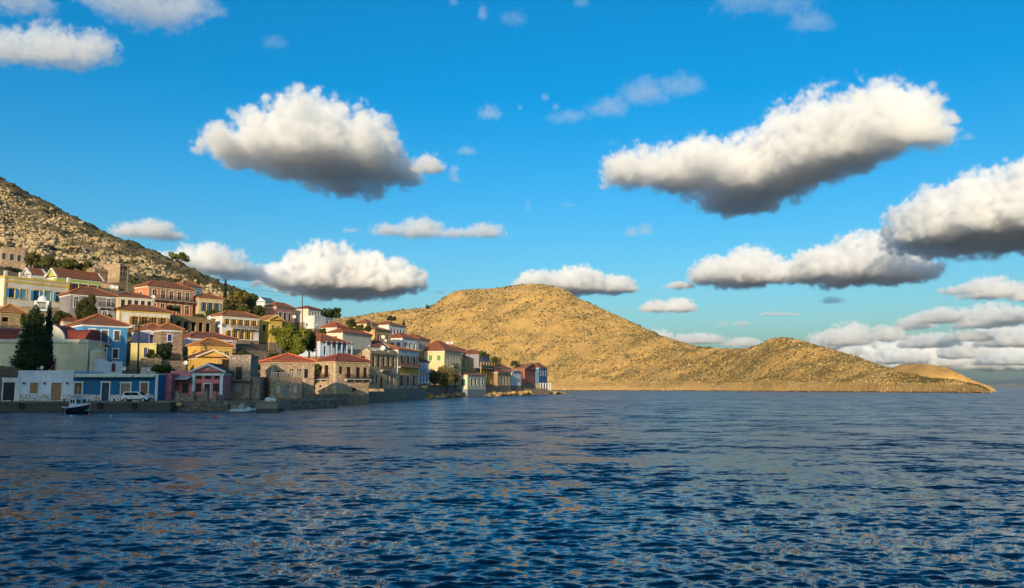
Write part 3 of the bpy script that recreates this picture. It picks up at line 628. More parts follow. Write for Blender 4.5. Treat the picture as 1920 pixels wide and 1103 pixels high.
# ------------------------------------------------------------------ house builder
def facade(mb, m, L, H, ops, k=.22):
    us = sorted(set([0, L] + [v for o in ops for v in (o[0], o[1])])); zs = sorted(set([0, H] + [v for o in ops for v in (o[2], o[3])]))
    for i in range(len(us) - 1):
        for j in range(len(zs) - 1):
            u, z = (us[i] + us[i + 1]) / 2, (zs[j] + zs[j + 1]) / 2
            if any(o[0] < u < o[1] and o[2] < z < o[3] for o in ops): continue
            mb.face([m(us[i], 0, zs[j]), m(us[i + 1], 0, zs[j]), m(us[i + 1], 0, zs[j + 1]), m(us[i], 0, zs[j + 1])])
    for u0, u1, z0, z1, _ in ops:
        for a, b in (((u0, z0), (u0, z1)), ((u1, z1), (u1, z0)), ((u0, z1), (u1, z1)), ((u1, z0), (u0, z0))):
            mb.face([m(a[0], 0, a[1]), m(b[0], 0, b[1]), m(b[0], k, b[1]), m(a[0], k, a[1])])
def fbox(mb, m, u0, u1, k0, k1, z0, z1):
    a = [m(u0, k0, z0), m(u1, k0, z0), m(u1, k1, z0), m(u0, k1, z0), m(u0, k0, z1), m(u1, k0, z1), m(u1, k1, z1), m(u0, k1, z1)]
    for q in ((0, 3, 2, 1), (4, 5, 6, 7), (0, 1, 5, 4), (1, 2, 6, 5), (2, 3, 7, 6), (3, 0, 4, 7)): mb.face([a[i] for i in q])
    return mb
def rowops(rows, L, H, h, side):
    ops = []
    for r in rows or ():
        if r[0] == 'px':
            _, x0, x1, y0, y1, kind = r
            dirv = h['t'] if side == 'front' else -h['n']
            org = h['C'] if side == 'front' else h['C'] + h['n'] * h['d']
            u0, u1 = sorted((along(h['C'], h['t'], x0), along(h['C'], h['t'], x1))) if side == 'front' else sorted((h['d'] - along(h['C'], h['n'], x0), h['d'] - along(h['C'], h['n'], x1)))
            mid = org + dirv * ((u0 + u1) / 2)
            z0 = P(CX, y1, mid.y).z - h['C'].z; z1 = P(CX, y0, mid.y).z - h['C'].z
            # P uses the column of the image centre: correct for the pitch
            ops.append([max(.05, u0), min(L - .05, u1), max(.02, z0), min(H - .08, z1), kind])
        else:
            n, f0, f1, ww, kind = r[:5]; m0, m1 = (r[5:] + (.05, .05))[:2] if len(r) > 5 else (.05, .05)
            a, b = m0 * L, (1 - m1) * L; ww = min(ww, (b - a) / n * .62)
            for i in range(n):
                c = a + (i + .5) * (b - a) / n
                ops.append([c - ww / 2, c + ww / 2, max(.02, f0 * H), f1 * H, kind])
    return [o for o in ops if o[1] - o[0] > .15 and o[3] - o[2] > .15]
def windows(root, m, ops, trim):
    for u0, u1, z0, z1, kind in ops:
        kk, _, c = kind.partition(':')
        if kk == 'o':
            fbox(MB(), m, u0 + .002, u1 - .002, .45, .5, z0 + .002, z1 - .002).build('window', flat('#15110e', .9), root); continue  # dark sheet in the bare opening stands for the unlit inside
        if kk == 'b':
            name = 'door' if z0 < .5 else 'window'
            w_ = fbox(MB(), m, u0 + .002, u1 - .002, .12, .17, z0 + .002, z1 - .002).build(name, flat(c, .6), root)
            n = max(1, int((u1 - u0) / .35))
            if n > 1:
                b_ = MB()
                for i in range(1, n): q = u0 + (u1 - u0) * i / n; fbox(b_, m, q - .02, q + .02, .1, .118, z0 + .05, z1 - .05)
                b_.build('batten', flat(c, .7, var=.5), w_)
            continue
        f = MB(); t_ = .16 if u1 - u0 > .8 else .11
        fbox(f, m, u0 - t_, u0 - .002, -.05, .06, z0, z1); fbox(f, m, u1 + .002, u1 + t_, -.05, .06, z0, z1)
        fbox(f, m, u0 - t_ - .05, u1 + t_ + .05, -.08, .06, z1 + .002, z1 + t_ + .04)
        isdoor = z0 < .6
        if not isdoor: fbox(f, m, u0 - t_ - .06, u1 + t_ + .06, -.12, .06, z0 - t_, z0 - .002)
        w_ = f.build('door' if kk == 'd' else 'window', plaster(trim, .15), root)
        um = (u0 + u1) / 2
        if kk in 'ws':
            p_ = fbox(MB(), m, u0 + .003, u1 - .003, .14, .18, z0 + .003, z1 - .003).build('pane', glass(), w_)
            b_ = MB(); fbox(b_, m, um - .035, um + .035, .1, .138, z0 + .01, z1 - .01); zz = z0 + (z1 - z0) * .68; fbox(b_, m, u0 + .01, um - .037, .1, .138, zz - .03, zz + .03); fbox(b_, m, um + .037, u1 - .01, .1, .138, zz - .03, zz + .03)
            b_.build('glazing_bar', flat('#c9c4b8' if kk == 'w' else c, .6), w_)
        if kk == 's':
            sw = min((u1 - u0) * .46, .6)
            for q in (u0 - t_ * .2 - sw, u1 + t_ * .2): 
                s_ = MB(); fbox(s_, m, q, q + sw, -.13, -.085, z0 + .03, z1 - .03)
                for j in range(4): zz = z0 + .1 + (z1 - z0 - .2) * (j + .5) / 4; fbox(s_, m, q + .06, q + sw - .06, -.145, -.131, zz - .08, zz + .08)
                s_.build('shutter', flat(c, .55), w_)
        if kk in 'ca':
            for q0, q1 in ((u0 + .004, um - .012), (um + .012, u1 - .004)):
                s_ = MB(); fbox(s_, m, q0, q1, .05, .1, z0 + .004, z1 - .004)
                for j in range(5): zz = z0 + .1 + (z1 - z0 - .2) * (j + .5) / 5; fbox(s_, m, q0 + .07, q1 - .07, .03, .048, zz - .07, zz + .07)
                s_.build('shutter', flat(c, .55), w_)
        if kk == 'd':
            s_ = MB(); fbox(s_, m, u0 + .003, u1 - .003, .1, .15, z0 + .003, z1 - .003)
            for q0, q1 in ((u0 + .1, um - .06), (um + .06, u1 - .1)):
                if q1 - q0 > .08:
                    for a_, b_2 in ((.06, .45), (.52, .92)): fbox(s_, m, q0, q1, .075, .098, z0 + (z1 - z0) * a_, z0 + (z1 - z0) * b_2)
            s_.build('leaf', flat(c, .55), w_)
def slope_face(mb, pts):
    """roof face with UV in metres: u along the eave (first edge), v up the slope"""
    p = [Vector(q) for q in pts]; e = (p[1] - p[0]).normalized(); nrm = (p[1] - p[0]).cross(p[2] - p[0]).normalized(); up = nrm.cross(e)
    mb.face(pts, [((q - p[0]).dot(e), (q - p[0]).dot(up)) for q in p])
def roof(root, h, w, d, H):
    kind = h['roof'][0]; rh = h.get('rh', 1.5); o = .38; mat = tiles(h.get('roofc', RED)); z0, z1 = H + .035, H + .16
    mb = MB(); caps = []
    x0, x1, y0, y1 = -o, w + o, -o, d + o; zt = H + rh
    if kind == 'hip':
        s = min(w, d) / 2 + o
        if w >= d: r0, r1 = (x0 + s, (y0 + y1) / 2, zt), (x1 - s - .01, (y0 + y1) / 2, zt)
        else: r0, r1 = ((x0 + x1) / 2, y0 + s, zt), ((x0 + x1) / 2, y1 - s - .01, zt)
        A, B, C_, D_ = (x0, y0, z1), (x1, y0, z1), (x1, y1, z1), (x0, y1, z1)
        if w >= d: fs = ([A, B, r1, r0], [B, C_, r1], [C_, D_, r0, r1], [D_, A, r0]); caps = [(A, r0), (B, r1), (C_, r1), (D_, r0), (r0, r1)]
        else: fs = ([A, B, r0], [B, C_, r1, r0], [C_, D_, r1], [D_, A, r0, r1]); caps = [(A, r0), (B, r0), (C_, r1), (D_, r1), (r0, r1)]
        for q in fs: slope_face(mb, q)
    elif kind == 'gable_s':
        ym = (y0 + y1) / 2; g = .22
        slope_face(mb, [(x0 + g, y0, z1), (x1 - g, y0, z1), (x1 - g, ym, zt), (x0 + g, ym, zt)]); slope_face(mb, [(x1 - g, y1, z1), (x0 + g, y1, z1), (x0 + g, ym, zt), (x1 - g, ym, zt)])
        caps = [((x0 + g, ym, zt), (x1 - g, ym, zt))]
    elif kind == 'gable_f':
        xm = (x0 + x1) / 2; g = .22
        slope_face(mb, [(x0, y1 - g, z1), (x0, y0 + g, z1), (xm, y0 + g, zt), (xm, y1 - g, zt)]); slope_face(mb, [(x1, y0 + g, z1), (x1, y1 - g, z1), (xm, y1 - g, zt), (xm, y0 + g, zt)])
        caps = [((xm, y0 + g, zt), (xm, y1 - g, zt))]
    elif kind == 'mono':
        zt2 = H + rh
        slope_face(mb, [(x0, y0, z1), (x1, y0, z1), (x1, y1, zt2), (x0, y1, zt2)])
        mb.face([(x1, y0, z0), (x1, y1, z0), (x1, y1, zt2), (x1, y0, z1)]); mb.face([(x0, y1, z0), (x0, y0, z0), (x0, y0, z1), (x0, y1, zt2)]); mb.face([(x1, y1, z0), (x0, y1, z0), (x0, y1, zt2), (x1, y1, zt2)])
    if kind in ('hip', 'mono') or kind.startswith('gable'):
        mb.face([(x0, y0, z0), (x0, y1, z0), (x1, y1, z0), (x1, y0, z0)])
        ring = [(x0, y0), (x1, y0), (x1, y1), (x0, y1)]
        for i in range(4):
            if kind == 'mono' and i != 0: continue
            a, b = ring[i], ring[(i + 1) % 4]
            mb.face([(a[0], a[1], z0), (b[0], b[1], z0), (b[0], b[1], z1), (a[0], a[1], z1)])
        r_ = mb.build('roof', mat, root)
        if caps:
            cb = MB()
            for a, b in caps:
                if (Vector(a) - Vector(b)).length > .3: cb.tube([Vector(a) + Vector((0, 0, .03)), Vector(b) + Vector((0, 0, .03))], .11, 6)
            cb.build('ridge_cap', tiles_cap(h.get('roofc', RED)), r_)
        return r_
    if kind == 'flat':
        MB().box(.01, w - .01, .01, d - .01, H - .3, H - .05).build('roof', flat('#8a8378', .9, var=.4), root)
def tiles_cap(c):
    q = lin(c); key = ('cap', c)
    if key not in MATS:
        t = NT('ridge_tiles'); t.put(t.b.inputs['Base Color'], t.mix(t.noise(t.world(), 3, 3), shade(q, .8), shade(q, 1.5))); t.b.inputs['Roughness'].default_value = .85; MATS[key] = t.m
    return MATS[key]
def railing(mb, m, u0, u1, k, z0, z1, returns=True):
    fbox(mb, m, u0, u1, k - .02, k + .02, z1 - .05, z1); fbox(mb, m, u0, u1, k - .015, k + .015, z0 + .06, z0 + .1)
    n = max(2, int((u1 - u0) / .16))
    for i in range(n + 1): q = u0 + (u1 - u0) * i / n; fbox(mb, m, q - .018, q + .018, k - .016, k + .016, z0 + .1, z1 - .05)
    if returns:
        for q in (u0, u1):
            fbox(mb, m, q - .02, q + .02, k + .021, -.02, z1 - .05, z1)
            nn = max(2, int(abs(k) / .18))
            for i in range(1, nn): kk_ = k * i / nn; fbox(mb, m, q - .015, q + .015, kk_ - .015, kk_ + .015, z0, z1 - .05)
def balcony(root, m, u0, u1, zs, c, thin=False, slabc='#b8b2a6'):
    s_ = fbox(MB(), m, u0, u1, -.95, -.01, zs - .14, zs).build('balcony', plaster(slabc), root)
    r_ = MB(); railing(r_, m, u0 + .05, u1 - .05, -.9, zs, zs + 1.0); r_.build('railing', flat(c, .5), s_)
    for i in range(max(2, int((u1 - u0) / 2) + 1)):
        q = u0 + .2 + (u1 - u0 - .4) * i / max(1, int((u1 - u0) / 2) or 1)
        if q < u1: fbox(MB(), m, q - .07, q + .07, -.7, -.012, zs - .42, zs - .142).build('bracket', plaster(slabc), s_)
def build_house(h):
    w, d, H, C = h['w'], h['d'], h['H'], h['C']
    root = empty('house', C, h['a'], h['label'], 'house', h.get('group', 'houses of the harbour village'))
    wm = (lambda c: stone(c)) if h.get('wmat') == 'stone' else plaster
    wc = h['wall']; fc = wc
    mf = lambda u, k, z: (u, k, z)
    ml = lambda u, k, z: (k, d - u, z)
    mr = lambda u, k, z: (w - k, u, z)
    fo, lo = rowops(h.get('front'), w, H, h, 'front'), rowops(h.get('left'), d, H, h, 'left')
    kf = .5 if any(o[4] == 'o' for o in fo + lo) else .22
    fr = MB(); facade(fr, mf, w, H, fo, kf)
    sd = MB(); facade(sd, ml, d, H, lo, kf); facade(sd, mr, d, H, [], kf); sd.face([(w, d, 0), (0, d, 0), (0, d, H), (w, d, H)])
    kind = h['roof'][0]; rh = h.get('rh', 1.5)
    if kind == 'gable_f':
        fr.face([(0, 0, H), (w, 0, H), (w / 2, 0, H + rh - .06)]); sd.face([(w, d, H), (0, d, H), (w / 2, d, H + rh - .06)])
    if kind == 'gable_s':
        sd.face([(0, d, H), (0, 0, H), (0, d / 2, H + rh - .06)]); sd.face([(w, 0, H), (w, d, H), (w, d / 2, H + rh - .06)])
    if fc == wc:
        fr.v += []; off = len(fr.v)
        fr.f += [tuple(i + off for i in f_) for f_ in sd.f]; fr.v += sd.v; fr.uv += sd.uv
        fr.build('wall', wm(wc), root)
    else:
        fr.build('wall', wm(fc), root); sd.build('wall', wm(wc), root)
    windows(root, mf, fo, h['trim']); windows(root, ml, lo, h['trim'])
    roof(root, h, w, d, H)
    tm = plaster(h['trim'], .25)
    if kind in ('hip', 'mono', 'gable_s', 'gable_f'):
        c_ = MB(); hb = .32
        c_.box(-.1, w + .1, -.1, -.003, H - hb, H + .03) if kind != 'gable_f' else None
        c_.box(-.1, -.003, -.001, d + .1, H - hb, H + .03); c_.box(w + .003, w + .1, -.001, d + .1, H - hb, H + .03)
        c_.build('cornice', tm, root)
    if kind == 'gable_f' and h.get('entab'):
        fbox(MB(), mf, -.1, w + .1, -.16, -.003, H - .42, H + .02).build('entablature', tm, root)
        for sgn in (-1, 1):
            v_ = MB(); a = (w / 2 + sgn * (w / 2 + .38), H + .16); b = (w / 2, H + rh)
            q = [(a[0], a[1] - .2), (b[0], b[1] - .26), (b[0], b[1] + .06), (a[0], a[1] + .05)]
            v_.prism(q, 1, -.42, -.1); v_.build('raking_cornice', tm, root)
        MB().lathe([(0, 0), (.16, 0), (.16, .08), (0, .08)], 12).build('roundel', tm, root).matrix_local = Matrix.Translation((w / 2, -.003, H + rh * .42)) @ Matrix.Rotation(math.pi / 2, 4, 'X')
    elif kind in ('gable_f', 'gable_s'):
        for end in ((-.40, -.02), ((d if kind == 'gable_f' else w) + .02, (d if kind == 'gable_f' else w) + .40)):
            L_ = w if kind == 'gable_f' else d
            for sgn in (-1, 1):
                v_ = MB(); a = (L_ / 2 + sgn * (L_ / 2 + .42), H + .12); b = (L_ / 2, H + rh)
                v_.prism([(a[0], a[1] - .16), (b[0], b[1] - .2), (b[0], b[1] + .07), (a[0], a[1] + .07)], 1 if kind == 'gable_f' else 0, end[0], end[1]); v_.build('verge', tm, root)
    if kind == 'flat':
        p_ = h['roof'][1]; c_ = MB(); pm = wm(wc) if h.get('wmat') == 'stone' else tm
        if h.get('ragged'):
            rg = random.Random(len(h['label'])); u = 0
            while u < w - .05:
                s_ = min(rg.uniform(.5, 1.2), w - u); c_.box(u, u + s_ - .02, 0, .45, H + .002, H + p_ * rg.uniform(.25, 1.7)); u += s_
            u = .47
            while u < d - .05:
                s_ = min(rg.uniform(.5, 1.2), d - u); c_.box(0, .45, u, u + s_ - .02, H + .002, H + p_ * rg.uniform(.25, 1.7)); u += s_
            c_.build('broken_wall_top', pm, root)
            fbox(MB(), mf, -.1, w + .1, -.22, -.003, H - .5, H - .2).build('cornice', pm, root)
        else:
            c_.box(-.07, w + .07, -.07, .2, H + .002, H + p_); c_.box(-.07, .2, .2, d, H + .002, H + p_); c_.box(w - .2, w + .07, .2, d, H + .002, H + p_); c_.box(.2, w - .2, d - .2, d, H + .002, H + p_)
            c_.build('parapet', pm, root)
    if h.get('found'):
        MB().box(-.06, w + .06, -.06, d + .03, -h['found'], .004).build('foundation', flat(h['foundc'], .8) if h.get('foundc') else stone('#8f826c'), root)
    elif C.z > 1.0:
        MB().box(-.04, w + .04, -.04, d + .03, -2, .004).build('foundation', stone('#857a68'), root)
    for a, b in h.get('pil', ()):
        fbox(MB(), mf, a * w, b * w, -.09, -.003, .004, H - (.425 if h.get('entab') else .01)).build('pilaster', tm if not h.get('entab') else plaster('#dfe4ea', .15), root)
    if h.get('quoin'):
        q_ = MB(); z = .05; i = 0
        while z < H - .6:
            s_ = .42 if i % 2 else .26; fbox(q_, mf, -.03, s_, -.035, -.003, z, z + .36); fbox(q_, ml, d - s_, d - .0, -.03, -.003, z, z + .36); z += .4; i += 1
        q_.build('quoin', plaster('#cfc2a4' if h.get('wmat') == 'stone' else '#d8d6cc', .4), root)
    if h.get('bandt'):
        fbox(MB(), mf, 0, w, -.07, -.003, H - .32 - h['bandt'], H - .325).build('frieze', tm, root)
    if h.get('sockel'):
        ops2 = [o for o in fo if o[2] < H * .1]; u = 0; s_ = MB()
        for o in sorted(ops2) + [[w, w, 0, 0, '']]:
            if o[0] - u > .25: fbox(s_, mf, u, o[0] - .2, -.05, -.003, .004, H * .1)
            u = o[1] + .2
        s_.build('plinth', plaster(h['sockel'], .5), root)
    if h.get('band'):                                       # crazy paved stone dado between the openings
        c, f_ = h['band']; u = (h.get('pil') or [(0, 0)])[0][1] * w if h['pil'][0][0] == 0 else 0
        endu = h['pil'][-1][0] * w if h['pil'][-1][0] > .5 else w
        for o in sorted([o for o in fo if o[2] < H * f_ + .1]) + [[endu, endu, 0, 0, '']]:
            if o[0] - .17 - u > .3: fbox(MB(), mf, u + .01, o[0] - .17, -.06, -.003, .004, H * f_ - (.12 if o[2] > .5 else 0)).build('stone_dado', crazy(), root)
            u = o[1] + .17
    if h.get('awn'):
        for x0, x1 in h['awn']:
            u0, u1 = along(C, h['t'], x0), along(C, h['t'], x1); a_ = MB()
            a_.prism([(-.62, H - .30), (-.55, H - .36), (-.003, H - .1), (-.003, H + .02), (-.08, H + .02)], 0, u0, u1); aw = a_.build('awning', flat('#d9cba8', .8), root)
            n = int((u1 - u0) / .3); s_ = MB()
            for i in range(n): q = u0 + (u1 - u0) * i / n; s_.box(q, q + (u1 - u0) / n * .8, -.625, -.605, H - .47, H - .30)
            s_.build('scalloped_edge', flat('#2f4a66', .8), aw)
    for x in h.get('lamps', ()):
        u = along(C, h['t'], x); l_ = MB().lathe([(0, 0), (.13, .02), (.15, .2), (.05, .34), (0, .36)], 8, (u, -.22, 2.25)); lo_ = l_.build('wall_lamp', flat('#3a4652', .5), root)
        MB().tube([(u, -.003, 2.5), (u, -.22, 2.58)], .03).build('lamp_arm', flat('#3a4652', .5), lo_)
    for a, b, zf in h.get('ledge', ()):
        fbox(MB(), mf, a * w, b * w, -.5, -.003, zf * H - .1, zf * H).build('ledge', flat('#2a2624', .8), root)
    if h.get('canopy'):
        x0, x1, y = h['canopy']; u0, u1 = along(C, h['t'], x0), along(C, h['t'], x1); z = P(CX, y, C.y).z - C.z
        cn = MB().prism([(-2.0, z - .1), (-.003, z + .35), (-.003, z + .43), (-2.0, z - .02)], 0, u0, u1).build('canopy', flat('#a8aeb4', .35), root)
        r_ = MB()
        for i in range(9): q = u0 + (u1 - u0) * i / 8; r_.prism([(-2.02, z - .02), (-.01, z + .435), (-.01, z + .48), (-2.02, z + .03)], 0, q - .03, q + .03)
        r_.build('canopy_rib', flat('#dfe2e4', .5), cn)
        for q in (u0 + .08, (u0 + u1) / 2, u1 - .08): MB().box(q - .05, q + .05, -1.95, -1.85, -.6, z - .1).build('post', flat('#3a2a2a', .6), cn)
    for a, b, py, c in h.get('balc', ()):
        u0, u1 = a * w, b * w; Y = (C + h['t'] * (u0 + u1) / 2).y; balcony(root, mf, u0, u1, P(CX, py, Y).z - C.z, c)
    for x0, x1, py in h.get('balcl', ()):
        u0, u1 = d - along(C, h['n'], x0), d - along(C, h['n'], x1); balcony(root, ml, max(0, u0), u1, P(CX, py, C.y + 2).z - C.z, '#1c1a1c')
    if h.get('cols'):
        dk = flat(h['cols'], .6)
        n = 6
        for i in range(n):
            q = .15 + (w - .3) * i / (n - 1)
            MB().box(q - .14, q + .14, -2.0, -1.72, 0 if i == n - 1 else .0, H + (2.6 if kind == 'none' else -.06)).build('column', dk, root)
        if kind == 'none':
            v_ = MB().box(-.3, w + .3, -2.2, d, H + .003, H + .25).build('veranda_floor', plaster('#b8b09a'), root)
            r_ = MB(); railing(r_, mf, .1, w - .1, -2.1, H + .25, H + 1.2, False); r_.build('railing', flat('#3a3430', .6), v_)
        else:
            v_ = MB(); v_.prism([(-2.3, H - .35), (-.2, H - .02), (-.2, H + .02), (-2.3, H - .25)], 0, -.3, w + .3); v_.build('veranda_roof', flat('#6a2a26', .8), root)
    if h.get('balus'):
        bo = MB().box(0, w, 0, .22, H + .775, H + .88).build('balustrade', plaster('#a79c90'), root); n = int(w / .4)
        for i in range(n): q = .2 + (w - .4) * i / (n - 1); MB().lathe([(.07, 0), (.11, .2), (.05, .5), (.09, .62)], 6, (q, .1, H + .152)).build('baluster', plaster('#a79c90'), bo)
    if h.get('urns'):
        for u in (.0, .22 * w, .3 * w, .97 * w):
            MB().box(u, u + .5, -.02, .45, H + .505, H + 1.5).build('pier', plaster('#d8d4ca'), root)
    if h.get('twin'):
        q = w * .76; MB().prism([(q - w * .24, H), (q + w * .24, H), (q, H + rh * .75)], 1, -.35, .3).build('small_gable', plaster(h['wall']), root)
    return root
def crazy():
    key = 'crazy'
    if key in MATS: return MATS[key]
    t = NT('crazy_paved_dado'); v = t.world()
    ve = t.new('ShaderNodeTexVoronoi', feature='DISTANCE_TO_EDGE'); t.put(ve.inputs['Vector'], v); ve.inputs['Scale'].default_value = 3.2
    vo = t.new('ShaderNodeTexVoronoi'); t.put(vo.inputs['Vector'], v); vo.inputs['Scale'].default_value = 3.2
    s = t.new('ShaderNodeSeparateColor'); t.put(s.inputs[0], vo.outputs['Color'])
    x = t.mix(s.outputs[0], lin('#7a6a58'), lin('#a89c8c'))
    t.put(t.b.inputs['Base Color'], t.mix(t.ramp(ve.outputs['Distance'], .09, .13), lin('#dcdad6'), x)); t.b.inputs['Roughness'].default_value = .9
    t.bump(ve.outputs['Distance'], .05, .6); MATS[key] = t.m; return t.m
for h in HOUSES: build_house(h)
# ------------------------------------------------------------------ church
def church():
    C = P(0, 697, 141); C = Vector((-92.0, 141, 5.8)); a = R(3)
    root = empty('church', C, a, 'cream church with red barrel vaulted roofs behind the cypress trees', 'church')
    t = Vector((math.cos(a), math.sin(a), 0))
    xr = along(C, t, 163); Hh = P(CX, 641, 141).z - C.z; wm = plaster('#e6d7b2', .25); tm = plaster('#d8d2c4', .4); rm = flat('#86382a', .75, var=.4)
    d = 9.0; u0 = along(C, t, 93); u1 = along(C, t, 104); zd = P(CX, 676, 141).z - C.z; m = lambda u, k, z: (u, k, z)
    f = MB(); facade(f, m, xr, Hh, [[u0, u1, .02, zd, 'd']]); f.box(0, xr, .3, d, -3, Hh); f.box(-6.2, -.001, 0, d, -3, Hh); f.build('wall', wm, root)
    s_ = MB(); fbox(s_, m, u0 + .002, u1 - .002, .14, .2, .022, zd - .002); s_.build('door', flat('#5a2320', .6), root)
    um = (u0 + u1) / 2; r_ = (u1 - u0) / 2 + .25; ar = MB()
    for i in range(12):
        A0, A1 = math.pi * i / 12, math.pi * (i + 1) / 12
        ar.prism([(um + r_ * math.cos(q) * k_, zd + .05 + r_ * math.sin(q) * k_ * 1.25) for q, k_ in ((A0, .72), (A0, 1), (A1, 1), (A1, .72))], 1, -.08, -.004)
    fbox(ar, m, u0 - .28, u0 - .003, -.08, -.004, .02, zd + .05); fbox(ar, m, u1 + .003, u1 + .28, -.08, -.004, .02, zd + .05); ar.build('door_arch', tm, root)
    fbox(MB(), m, -6.3, xr + .12, -.22, -.004, Hh - .12, Hh + .45).build('cornice', tm, root)
    MB().box(-6.25, xr + .1, 0, d, Hh + .003, Hh + .4).build('roof_edge', tm, root)
    # barrel vaults: one along x over the right arm, one at left, a taller cross arm between
    def vault(x0, x1, rz, ry=3.6, yc=4.2, name='roof'):
        b = MB(); n = 12
        P_ = [(yc - ry * math.cos(math.pi * i / n), Hh + .402 + rz * math.sin(math.pi * i / n) ** .8) for i in range(n + 1)]
        for p, q in zip(P_, P_[1:]): b.face([(x0, p[0], p[1]), (x1, p[0], p[1]), (x1, q[0], q[1]), (x0, q[0], q[1])])
        b.face([(x1, p[0], p[1]) for p in P_]); b.face([(x0, p[0], p[1]) for p in P_[::-1]]); return b.build(name, rm, root)
    X = lambda px: along(C, t, px)
    vault(-6, X(40), 2.1); vault(X(98), X(156), 1.9)
    n = 14; x0, x1 = X(28), X(118); xm = (x0 + x1) / 2; hw = (x1 - x0) / 2
    P_ = [(xm - hw * math.cos(math.pi * i / n), Hh + .45 + 2.75 * math.sin(math.pi * i / n)) for i in range(n + 1)]
    MB().prism(P_, 1, -.05, .5).build('gable_wall', plaster('#d6cfba'), root)
    b = MB(); 
    for p, q in zip(P_, P_[1:]): b.face([(p[0], .5, p[1]), (q[0], .5, q[1]), (q[0], d, q[1]), (p[0], d, p[1])])
    b.build('roof', rm, root)
    # rounded apse at the right end
    b = MB(); xa = xr + .2; n = 10
    for i in range(n):
        a0, a1 = -math.pi / 2 + math.pi * i / n, -math.pi / 2 + math.pi * (i + 1) / n
        p, q = (xa + 1.5 * math.cos(a0), 2.4 + 2.2 * math.sin(a0)), (xa + 1.5 * math.cos(a1), 2.4 + 2.2 * math.sin(a1))
        zt = P(CX, 658, 141).z - C.z
        b.face([(p[0], p[1], -3), (q[0], q[1], -3), (q[0], q[1], zt), (p[0], p[1], zt)]); b.face([(p[0], p[1], zt), (q[0], q[1], zt), (xa - .1, 2.4, zt + .8)])
    b.build('apse', wm, root)
church()
def bell_tower():
    C = P(76, 640, 152); zt = P(CX, 557, 152).z - C.z
    root = empty('bell_tower', C, R(20), 'slim white bell tower seen between the two cypress trees', 'bell tower'); wm = plaster('#dcdcd8', .3)
    s = 1.15; b = MB().box(-s, s, -s, s, -6, zt * .45); b.build('wall', wm, root); z = zt * .45
    for k in range(2):
        e = MB().box(-s - .12, s + .12, -s - .12, s + .12, z + .002, z + .2); e.build('cornice', plaster('#5a8ab4'), root); hh = zt * (.22 - .05 * k); q = s * (1 - .16 * k)
        for sx in (-1, 1):
            for sy in (-1, 1): MB().box(sx * q - .22, sx * q + .22, sy * q - .22, sy * q + .22, z + .202, z + hh).build('pier', wm, root)
        MB().box(-q * 1.22, q * 1.22, -q * 1.22, q * 1.22, z + hh + .002, z + hh + .25).build('arch_band', wm, root); z += hh + .25
    MB().lathe([(.9, 0), (.86, .35), (.6, .75), (.2, 1.0), (.05, 1.05), (.04, 1.9), (0, 1.9)], 14, (0, 0, z)).build('cupola', plaster('#d8dce0'), root, smooth=True)
    MB().lathe([(0, .55), (.12, .55), (.2, .3), (.34, 0), (0, 0)], 10, (0, 0, z * .62)).build('bell', flat('#6a5a38', .4, .8), root)
bell_tower()
def wall_thing(label, pts, h, th, mat, name='stone_wall', base=-2.0, cap=None, cat='wall'):
    """upright wall following a polyline of world points (z = its foot)"""
    o = None; root = None
    mb = MB(); cb = MB()
    for a, b in zip(pts, pts[1:]):
        a, b = Vector(a), Vector(b); d = (b - a); d.z = 0; d.normalize(); nn = Vector((-d.y, d.x, 0)) * th
        q = [a, b, b + nn, a + nn]; za, zb = a.z + h, b.z + h
        lo = [(p.x, p.y, p.z + base) for p in (a, b, b + nn, a + nn)]; hi = [(a.x, a.y, za), (b.x, b.y, zb), (b.x + nn.x, b.y + nn.y, zb), (a.x + nn.x, a.y + nn.y, za)]
        for f in ((lo[0], lo[1], hi[1], hi[0]), (lo[1], lo[2], hi[2], hi[1]), (lo[2], lo[3], hi[3], hi[2]), (lo[3], lo[0], hi[0], hi[3]), tuple(hi)): mb.face(f)
    o = mb.build(name, mat); tag(o, label, cat); return o
# pale blue courtyard wall of the blue house
c0, c1 = P(176, 697, 139), P(229, 697, 139.5)
root = empty('courtyard_wall', c0, math.atan2(c1.y - c0.y, c1.x - c0.x), 'pale blue courtyard wall with curved top and dark red arched door', 'wall')
L = (c1 - c0).length; zt = P(CX, 673, 139).z - c0.z; n = 20; poly = [(0, -2)] + [(L * i / n, zt * (1 - .38 * smooth(i / n, .2, .75)) if i < 15 else zt * .8) for i in range(n + 1)] + [(L, -2)]
MB().prism(poly, 1, 0, .35).build('wall', plaster('#b4c4d4', .3), root); MB().box(L * .62, L * .76, -.03, -.003, 0, zt * .62).build('door', flat('#4a1a18', .6), root)
a_ = MB(); 
for i in range(10):
    A0, A1 = math.pi * i / 10, math.pi * (i + 1) / 10; a_.prism([(L * .69 + r_ * math.cos(q), zt * .62 + r_ * math.sin(q)) for q, r_ in ((A0, L * .07), (A0, L * .1), (A1, L * .1), (A1, L * .07))], 1, -.07, -.004)
a_.build('door_arch', plaster('#d8dee4'), root)
MS1, MS2, MS3 = stone('#8f8270', size=2.0), stone('#9a8a70', size=1.7), stone('#7c7264', size=2.2)
